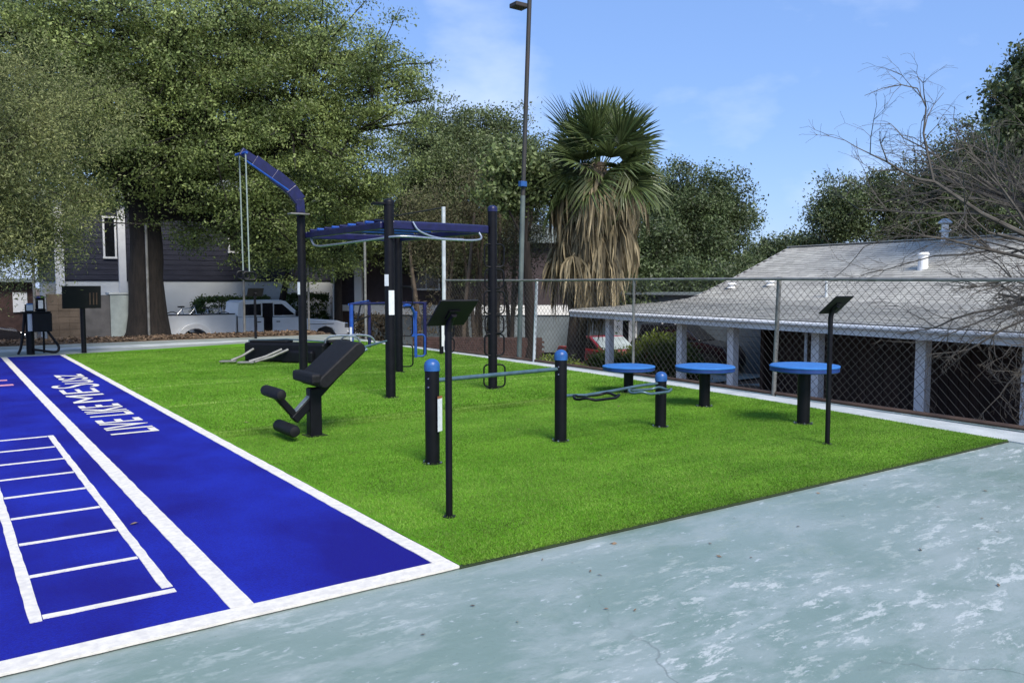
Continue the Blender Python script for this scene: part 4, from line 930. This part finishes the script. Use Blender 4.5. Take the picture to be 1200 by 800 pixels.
def tree(name, label, cat, base, r0, fork_z, blobs, n, per, size, sig, leafm, barkm, seed, trunk_r=None, droop=0.0, group=None, ntw=160, lean=(0, 0), asp=0.5, shell=0.5, flat=0.7):
    t = thing(name, label, cat, base, 0, group); bx, by, bz = base
    loc = [(x-bx, y-by, z-bz, r_) for x, y, z, r_ in blobs]
    fz = fork_z-bz; top = Vector((lean[0], lean[1], fz)); rs = random.Random(seed)
    tr = MB(); pts, rad = [], []
    for k in range(9):
        f = k/8; fl = 1.0+0.55*math.exp(-f*9)
        pts.append((top.x*f+rs.uniform(-.04, .04)*r0*2, top.y*f, fz*f)); rad.append(r0*fl*(1-0.25*f))
    tr.tube(pts, rad, 16); tr.build('trunk', M[barkm], t, smooth=True)
    br = MB(); cl_, kk = clumps(loc, n, seed)
    for i, (x, y, z, r_) in enumerate(loc):
        tgt = Vector((x, y, z)); mid = top.lerp(tgt, 0.5)+Vector((rs.uniform(-.4, .4), rs.uniform(-.4, .4), abs(tgt.z-top.z)*0.18))
        a = r0*(0.46 if r_ > 2 else 0.28)
        br.tube(smooth_path([top-Vector((0, 0, r0*0.6)), mid, tgt], 4), [a*(1-0.82*j/8) for j in range(9)], 7)
    for i in rs.sample(range(n), min(ntw, n)):
        c = Vector(cl_[i]); b0 = Vector(loc[kk[i]][:3]); mid = (b0+c)/2+Vector((rs.uniform(-.3, .3),)*3)
        br.tube([b0, mid, c, c+(c-mid)*0.35], [r0*0.07, r0*0.05, r0*0.03, 0.006], 4, cap=False)
    br.build('branches', M[barkm], t, smooth=True)
    leaf_mesh('crown', cl_, per, size, sig, M[leafm], t, seed+1, droop=droop, asp=asp, flat=flat)
    return t
oak = [(2.5, 28.4, 9.1, 3.3), (4.3, 28.3, 8.1, 3.3), (6.5, 28.0, 9.2, 3.6), (8.8, 27.6, 9.5, 3.3), (11.1, 27.3, 9.6, 2.8), (12.6, 26.1, 9.0, 1.9), (13.9, 25.8, 8.8, 0.9), (5.9, 29.4, 6.3, 3.2), (7.4, 26.9, 6.5, 2.8), (9.9, 26.9, 7.2, 2.9), (11.9, 26.4, 6.9, 2.1), (12.6, 26.9, 5.0, 1.5), (10.9, 27.0, 4.8, 2.1), (8.8, 27.3, 4.4, 1.9), (7.8, 29.3, 4.4, 1.6), (10.7, 28.2, 2.9, 1.2), (12.2, 28.3, 2.9, 1.1), (7.4, 29.4, 3.4, 0.8), (3.2, 30.1, 6.4, 2.4), (9.2, 28.5, 2.6, 0.8), (14.6, 25.6, 8.3, 0.4), (14.0, 25.4, 7.4, 0.4)]
tree('oak_tree', 'huge spreading live oak with dark trunk overhanging the far end of the lawn', 'tree', (5.8, 29.3, -0.5), 0.62, 4.4, oak, 2700, 135, 0.047, 0.29, 'oak_leaf', 'bark', 21, ntw=700, flat=0.42)
lt_ = [(-0.6, 20.9, 5.9, 2.6), (1.2, 20.3, 4.6, 1.9), (1.7, 20.6, 3.3, 1.1), (2.35, 20.8, 2.9, 0.75), (0.9, 20.3, 2.7, 1.2), (1.95, 20.8, 2.2, 0.55), (-0.6, 19.8, 3.3, 2.0), (2.9, 21.5, 3.9, 0.8), (2.6, 22.4, 6.0, 1.9), (0.4, 20.6, 1.9, 0.5)]
tree('olive_tree', 'pale leaved tree with drooping branches at the far left edge', 'tree', (-2.2, 23.6, 0.0), 0.22, 3.2, lt_, 1350, 115, 0.036, 0.18, 'olive_leaf', 'bark', 33, droop=0.5, ntw=160, asp=0.3)
mid_ = [(19.1, 33.8, 8.2, 2.0), (20.6, 32.7, 8.6, 2.1), (22.0, 31.7, 7.8, 2.1), (18.6, 31.5, 6.8, 2.4), (20.2, 30.3, 6.0, 2.4), (17.7, 32.1, 5.6, 2.0), (22.0, 30.2, 5.5, 1.7), (18.6, 30.0, 4.0, 2.2), (17.0, 32.4, 3.9, 1.8), (22.1, 31.7, 9.1, 0.9), (23.0, 31.0, 6.9, 1.1)]
tree('bushy_tree', 'mid green bushy tree between the oak and the light pole', 'tree', (19.6, 31.6, -1.3), 0.35, 3.2, mid_, 1150, 110, 0.06, 0.32, 'mid_leaf', 'bark', 41, ntw=300, flat=0.45)
rt_ = [(29.9, 28.3, 5.7, 2.3), (31.3, 27.2, 5.4, 2.1), (32.3, 26.4, 4.9, 1.2), (28.8, 27.7, 3.9, 2.3), (30.4, 26.5, 3.5, 2.2), (27.3, 27.4, 3.1, 2.0), (28.6, 26.4, 2.3, 1.8), (25.9, 27.1, 1.9, 1.6), (31.8, 26.9, 6.3, 0.9), (26.0, 28.3, 3.1, 1.6)]
tree('round_tree', 'dense dark green rounded tree right of the palm', 'tree', (29.4, 27.4, -1.7), 0.32, 1.2, rt_, 1500, 85, 0.066, 0.27, 'dark_leaf', 'bark', 51, ntw=120)
fr_ = [(41.2, 26.5, 6.2, 1.8), (42.9, 25.3, 6.6, 1.7), (44.9, 23.9, 6.6, 2.2), (45.8, 22.1, 7.2, 2.8), (47.7, 20.8, 8.1, 3.1), (41.3, 26.3, 4.8, 1.7), (43.6, 24.6, 5.0, 1.9), (43.2, 25.2, 7.5, 0.8), (40.9, 26.7, 5.4, 1.2), (45.0, 22.5, 5.4, 2.2), (46.5, 20.1, 5.4, 2.4)]
tree('dark_oak', 'dark grey green tree rising behind the shingle roof ridge', 'tree', (44.5, 24.0, -2), 0.4, 3.0, fr_, 1500, 70, 0.08, 0.32, 'dark_leaf', 'bark', 61, ntw=120)
tree('back_shrub_tree', 'low brownish tree at the left end of the shingle roof ridge', 'tree', (42.6, 31.4, -2), 0.2, 2.2, [(41.8, 32.0, 3.5, 1.1), (44.8, 32.3, 3.9, 1.1), (44.2, 30.3, 3.9, 1.0), (39.5, 31.1, 2.8, 0.9), (43.2, 31, 3.2, 1.2)], 420, 60, 0.09, 0.36, 'dark_leaf', 'bark', 71, ntw=60)
tree('evergreen_tree', 'dark evergreen with loose top at the upper right corner', 'tree', (23.6, 8.3, -1.7), 0.2, 4.2, [(21.9, 9.4, 6.3, 0.7), (21.6, 9.55, 5.8, 0.35), (22.4, 9.1, 6.7, 0.9), (22.1, 9.2, 5.4, 0.8), (22.1, 9.4, 7.4, 0.25), (22.6, 8.8, 4.9, 1.2), (23.6, 8.2, 6.2, 1.6)], 420, 80, 0.06, 0.17, 'dark_leaf', 'bark', 81, ntw=120)
# filler trees well behind so the skyline reads as garden
tree('tall_back_tree', 'tall dark tree half hidden behind the oak and the slate house', 'tree', (14.6, 43.5, -1.2), 0.35, 4, [(12.5, 43, 7, 3), (15.5, 43, 7.5, 3), (18, 43.5, 5.5, 2.8), (9, 44, 7.5, 3)], 900, 40, 0.16, 0.5, 'mid_leaf', 'bark', 91, ntw=60)
tree('left_back_tree', 'green tree filling the view above the far left garage', 'tree', (-1.5, 44, -1.0), 0.35, 4, [(-3, 44, 6, 3.2), (0.6, 44, 7, 3.2), (3.4, 45, 5, 2.5)], 800, 40, 0.16, 0.5, 'olive_leaf', 'bark', 92, ntw=60)
tree('hedge_tree', 'dark bushy shrub tree below the round tree behind the porch roof', 'tree', (25.2, 24.6, -1.7), 0.2, 0.6, [(24.4, 25.0, 1.0, 1.3), (26.4, 24.3, 1.4, 1.5), (28.6, 23.6, 1.4, 1.5), (30.4, 23.4, 1.2, 1.4)], 600, 60, 0.07, 0.3, 'dark_leaf', 'bark', 95, ntw=40)

# vine covered stems between the rig and the palm
vt = thing('vine_thicket', 'thicket of tall brown stems hung with dry vines behind the climbing rig', 'tree', (15.0, 23.6, -0.9))
rs = random.Random(17)
for k in range(15):
    x, y = rs.uniform(-1.9, 1.7), rs.uniform(-1.0, 0.9); dx, dy = rs.uniform(-.5, .5), rs.uniform(-.4, .4); h = rs.uniform(4.2, 5.8)
    MB().tube(smooth_path([(x, y, 0), (x+dx*0.3, y+dy*0.2, h*0.35), (x+dx*0.9, y+dy, h*0.7), (x+dx*1.6, y+dy, h)], 4), [0.085-0.004*j for j in range(13)], 8).build('stem', M['bark_brown'], vt, smooth=True)
c_, _ = clumps([(-1.6, 0.5, 5.0, 1.3), (0.2, 0, 5.4, 1.5), (1.6, -0.4, 5.2, 1.4), (-0.8, 0.4, 4.0, 1.3), (1.2, -0.5, 3.9, 1.2), (2.3, -0.6, 4.4, 1.0), (0.6, 0.1, 6.4, 1.0)], 420, 18)
leaf_mesh('vine_leaves', c_, 60, 0.055, 0.22, M['vine_leaf'], vt, 19, droop=0.9, asp=0.3)
c_, _ = clumps([(-1.7, 0.3, 1.6, 1.0), (-0.3, 0.3, 2.4, 1.2), (1.0, -0.2, 2.2, 1.0)], 90, 28)
leaf_mesh('dry_vines', c_, 30, 0.07, 0.2, M['brown_leaf'], vt, 29, droop=1.3, asp=0.2)
tree('forked_tree', 'dark forked trunk tree just left of the palm skirt', 'tree', (14.9, 19.9, -0.55), 0.17, 3.0, [(14.2, 20.0, 5.3, 0.9), (15.4, 20.0, 5.2, 0.8), (14.7, 20.2, 4.4, 0.8), (13.8, 20.4, 4.5, 0.6)], 200, 44, 0.07, 0.2, 'mid_leaf', 'bark', 97, ntw=60, lean=(-0.25, 0))

# street tree and hedges near the truck
tree('street_tree', 'small leaning dark trunk tree behind the pickup truck cab', 'tree', (12.1, 35.2, -0.9), 0.17, 2.2, [(11.6, 35.4, 3.6, 1.2), (13.2, 35.2, 3.8, 1.3), (12.4, 35, 4.8, 1.4)], 300, 40, 0.10, 0.3, 'olive_leaf', 'bark', 99, ntw=50, lean=(0.7, 0))
tree('slim_street_tree', 'straight trunk tree near the front of the pickup truck', 'tree', (14.3, 33.2, -1.0), 0.2, 2.6, [(13.6, 33.0, 3.4, 1.1), (14.8, 32.8, 3.6, 1.2), (14.2, 33, 4.6, 1.3)], 300, 40, 0.10, 0.3, 'oak_leaf', 'bark', 100, ntw=50)
def hedge(name, label, loc, d, rz, n, leaf, seed, size=0.05):
    t = thing(name, label, 'shrub', loc, rz); r = np.random.default_rng(seed)
    c = (r.random((n, 3))-0.5)*np.array(d); k = r.integers(0, 3, n); 
    c[np.arange(n), k] = np.sign(c[np.arange(n), k])*np.array(d)[k]/2*(0.85+0.15*r.random(n)); c[:, 2] += d[2]/2
    s = MB(); rs = random.Random(seed)
    for i in range(12): x = rs.uniform(-.4, .4)*d[0]; s.tube([(x, rs.uniform(-.2, .2)*d[1], 0), (x+rs.uniform(-.2, .2), 0, d[2]*0.8)], 0.015, 5)
    s.build('stems', M['bark'], t); leaf_mesh('foliage', c, 26, size, 0.09, M[leaf], t, seed); return t
hedge('hedge', 'clipped green hedge behind the bed of the white truck', (10.6, 36.2, -0.85), (3.0, 1.0, 2.0), 0, 500, 'hedge_leaf', 5)
hedge('hedge', 'lower green hedge behind the front of the white truck', (14.2, 36.6, -0.85), (1.8, 0.9, 2.1), 0, 300, 'hedge_leaf', 6)
hedge('hedge', 'dark shrub behind the parallel bars beside the white pillar', (13.8, 28.6, -1.1), (1.3, 0.9, 1.6), 0, 240, 'brown_leaf', 7)
def mound(name, label, loc, rx, ry, h, leaf, seed, n=320):
    t = thing(name, label, 'shrub', loc); r = np.random.default_rng(seed)
    a = r.random(n)*6.283; e = np.arccos(r.random(n)); c = np.stack([rx*np.sin(e)*np.cos(a), ry*np.sin(e)*np.sin(a), h*np.cos(e)], 1)*(0.8+0.2*r.random(n))[:, None]
    s = MB(); rs = random.Random(seed)
    for i in range(10): q = rs.uniform(0, 6.28); s.tube([(0.1*math.cos(q), 0.1*math.sin(q), 0), (rx*.6*math.cos(q), ry*.6*math.sin(q), h*0.6)], 0.015, 5)
    s.build('stems', M['bark'], t); leaf_mesh('foliage', c, 40, 0.07, 0.12, M[leaf], t, seed, droop=0.35, asp=0.25); return t
mound('arching_shrub', 'arching yellow green shrub beyond the second porch column', (20.0, 19.4, -1.65), 1.7, 1.2, 1.75, 'yellow_leaf', 11, 560)
mound('low_shrub', 'low green shrub beyond the first porch column', (18.2, 20.0, -1.5), 1.1, 0.9, 1.05, 'hedge_leaf', 12)
mound('low_shrub', 'yellowish ground shrub by the fence below the palm', (13.6, 17.1, -0.95), 0.9, 0.7, 0.75, 'yellow_leaf', 13, 200)

# ------------------------------------------------------------------ fan palm with a dead skirt
pm = thing('fan_palm', 'fan palm with green crown and long shaggy tan skirt of dead fronds', 'palm tree', (16.1, 19.3, -0.65))
PT = [(0, 0, 0), (0.15, -0.05, 1.6), (0.45, -0.12, 3.4), (0.7, -0.2, 5.0), (0.8, -0.22, 6.1)]
MB().tube(smooth_path(PT, 5), [0.30-0.004*j for j in range(21)], 16).build('trunk', M['palm_trunk'], pm, smooth=True)
def frond_mesh(name, pet, rad, nseg, span, droop, m, seed, cup=0.25, wid=0.042):
    """local: petiole along +x from origin, blade beyond; z up"""
    rs = random.Random(seed); b = MB()
    b.tube([(0, 0, 0), (pet*0.5, 0, 0.03), (pet, 0, 0)], [0.022, 0.016, 0.012], 5)
    for k in range(nseg):
        a = R(-span+2*span*k/(nseg-1)) + rs.uniform(-.04, .04); L_ = rad*(0.72+0.28*math.cos(a*0.75))*rs.uniform(0.88, 1.06)
        sd_ = Vector((-math.sin(a), math.cos(a), 0)); P = []
        for j in range(5):
            t = j/4; rr = L_*t
            dz = -droop*(t**2.2)*L_*rs.uniform(0.8, 1.2) + cup*abs(math.sin(a))*rr
            shr = 1-0.5*droop*t*t if droop < 1.3 else 1-0.72*t*t
            P.append(Vector((pet+rr*math.cos(a)*shr, rr*math.sin(a)*shr, dz)))
        vs = []
        for j, p in enumerate(P):
            w = wid*(0.3+1.0*min(1, j*0.8))*(1-(j/4)**2.5)*1.0 + 0.002
            vs += [p-sd_*w+Vector((0, 0, w*0.5)), p+Vector((0, 0, -w*0.3)), p+sd_*w+Vector((0, 0, w*0.5))]
        fs = []
        for j in range(4): o = j*3; fs += [(o, o+1, o+4, o+3), (o+1, o+2, o+5, o+4)]
        b.add(vs, fs)
    return b.mesh(name, m)
green = [frond_mesh('frond', 0.95, 1.5, 36, 92, 0.10+0.16*k, M['palm_green'], 60+k, 0.30, 0.026) for k in range(3)]
def dead_mesh(seed, out, L_, nst, spread):
    """short petiole leaving the trunk, dry blade folded down into hanging strips"""
    r_ = random.Random(seed); b = MB(); e = Vector((out, 0, -0.18*out))
    b.tube(smooth_path([(0, 0, 0.0), (out*0.55, 0, 0.06), e], 3), 0.014, 4)
    for k in range(nst):
        t0 = (k/(nst-1)-0.5)*2; l = L_*r_.uniform(0.6, 1.1)*(1-0.25*t0*t0); y1 = t0*spread*r_.uniform(0.7, 1.2); x1 = out*0.25*math.cos(t0*1.4)+r_.uniform(-.08, .12)
        P = []
        for j in range(5):
            t = j/4; P.append(e + Vector((x1*math.sin(t*1.9)*0.9, y1*(t**0.6)+0.03*math.sin(t*7+seed+k), -l*t**1.15 + 0.12*math.sin(t*3.14))))
        vs = []; an = r_.uniform(0, 3.14); sd_ = Vector((math.cos(an), math.sin(an), 0))
        for j, p in enumerate(P):
            w = 0.024*(0.5+min(1, j*0.9))*(1-(j/4)**3)+0.002; vs += [p-sd_*w, p+sd_*w]
        b.add(vs, [(2*j, 2*j+1, 2*j+3, 2*j+2) for j in range(4)])
    return b.mesh('dead_frond', M['palm_dead'])
dead = [dead_mesh(70+k, (0.95, 0.7, 0.5)[k], (1.25, 1.5, 1.2)[k], 22, (0.5, 0.4, 0.34)[k]) for k in range(3)]
ol = frond_mesh('frond', 0.85, 1.4, 32, 90, 0.9, mat('palm_frond_olive', (0.15, 0.175, 0.06), 0.5, (0.09, 0.11, 0.04), 1.5, island=0.4, trans=0.2), 88, 0.1, 0.026)
rs = random.Random(77)
apex = Vector((0.8, -0.22, 6.0))
for k in range(40):
    f = k/39; elev = R(80 - 92*f**0.75 + rs.uniform(-12, 12)); azm = k*2.39996 + rs.uniform(-.3, .3); s = rs.uniform(0.92, 1.22)
    inst('frond', green[min(2, int(f*2.4+rs.random()*0.6))], pm, apex - Vector((0, 0, 0.55*f)), (rs.uniform(-1.1, 1.1), -elev, azm), (s, s, s))
for k in range(34):
    azm = k*2.39996 + rs.uniform(-.3, .3); elev = R(-12 - 42*k/33 + rs.uniform(-8, 8)); s = rs.uniform(0.85, 1.2)
    inst('frond', ol, pm, (0.79, -0.22, 6.0-0.6*k/33), (rs.uniform(-.9, .9), -elev, azm), (s, s, s))
for k in range(250):
    f = k/249; z = 5.95 - 3.6*f; i = min(z/6.1, 1); cx, cy = 0.8*i**0.9, -0.22*i
    azm = k*2.39996 + rs.uniform(-.5, .5); s = rs.uniform(0.75, 1.2) * (1.25 if f < 0.15 else 1)
    sx = s*(0.78 + 0.30*math.sin(math.pi*min(1, f*1.15)))
    inst('dead_frond', dead[0 if f < 0.2 else rs.choice((0, 1, 1, 2))], pm, (cx, cy, z), (0, rs.uniform(-.2, .25), azm), (sx, s, s*rs.uniform(.85, 1.2)))

# ------------------------------------------------------------------ bare tree at the right
bt = thing('bare_tree', 'leafless grey branched tree reaching over the fence from the right edge', 'tree', (13.0, 4.3, -1.7))
rs = random.Random(123)
tb_ = MB().tube(smooth_path([(0.3, -0.6, 0), (0.25, -0.5, 1.6), (0.2, -0.35, 2.8), (0.1, -0.2, 3.6)], 4), [0.2-0.007*j for j in range(13)], 12)
tb_.build('trunk', M['bark_grey'], bt, smooth=True)
twigs = MB(); nseg = [0]
def grow(p, d, L_, r, depth, up):
    n = 4 if depth < 3 else 3; pts = [p.copy()]; rad = [r]; q = p.copy(); dd = d.normalized()
    kids = []
    for j in range(n):
        dd = (dd + Vector((rs.gauss(0, .16), rs.gauss(0, .16), rs.gauss(0, .16) + up))).normalized()
        if q.z > 5.6: dd.z -= 0.25
        q = q + dd*L_/n; pts.append(q.copy()); rad.append(max(r*(1-0.62*(j+1)/n), 0.0018)); kids.append((q.copy(), dd.copy()))
    twigs.tube(pts, rad, 7 if depth < 2 else (5 if depth < 3 else 3), cap=False); nseg[0] += 1
    if depth >= 5: return
    m = {0: 7, 1: 6, 2: 5, 3: 4, 4: 3}[depth]
    for k in range(m):
        b, e = kids[min(n-1, int(rs.random()*n))]
        axis = Vector((rs.gauss(0, 1), rs.gauss(0, 1), rs.gauss(0, 1))).normalized()
        nd = Matrix.Rotation(R(rs.uniform(22, 58)), 3, axis) @ e
        grow(b, nd, L_*rs.uniform(0.36, 0.58), max(r*0.5*rs.uniform(0.7, 1.05), 0.0018), depth+1, up*0.8)
W0 = Vector((13.0, 4.3, -1.7))
# main limbs: target points in the scene
limbs = [((13.2, 4.0, 1.6), (10.4, 6.3, 3.0), 0.055, 0.02), ((13.2, 4.0, 1.9), (11.5, 5.9, 3.8), 0.05, 0.02), ((13.2, 4.1, 1.8), (11.6, 5.7, 3.9), 0.045, 0.01), ((13.1, 4.0, 1.2), (10.9, 5.5, 1.1), 0.05, -0.05),
         ((13.1, 4.0, 1.5), (10.9, 5.6, 2.1), 0.05, -0.03), ((13.1, 4.1, 1.9), (12.4, 6.4, 3.7), 0.05, 0.03), ((13.1, 4.0, 1.0), (11.7, 4.9, 0.7), 0.045, -0.07),
         ((13.2, 4.1, 1.8), (12.0, 5.6, 2.7), 0.05, 0.0), ((13.2, 4.0, 1.9), (12.5, 5.7, 3.7), 0.045, 0.02)]
for k in range(9):
    t_ = 0.25+0.75*rs.random(); zz = rs.uniform(1.5, 3.0) if t_ < 0.4 else rs.uniform(0.6, 3.7)
    limbs.append(((13.0+rs.uniform(-.1, .3), 4.1+rs.uniform(-.2, .2), 1.0+0.25*zz), (10.6+2.5*t_+rs.uniform(-.2, .2), 6.2-1.4*t_+rs.uniform(-.5, .8), zz), 0.038, (zz-2.0)*0.03))
for a, b_, r_, up in limbs:
    a = Vector(a)-W0; b_ = Vector(b_)-W0; grow(a, b_-a, (b_-a).length*0.80, r_, 1 if r_ < 0.2 else 0, up)
twigs.build('branches', M['bark_grey'], bt)
print('twig segments', nseg[0])
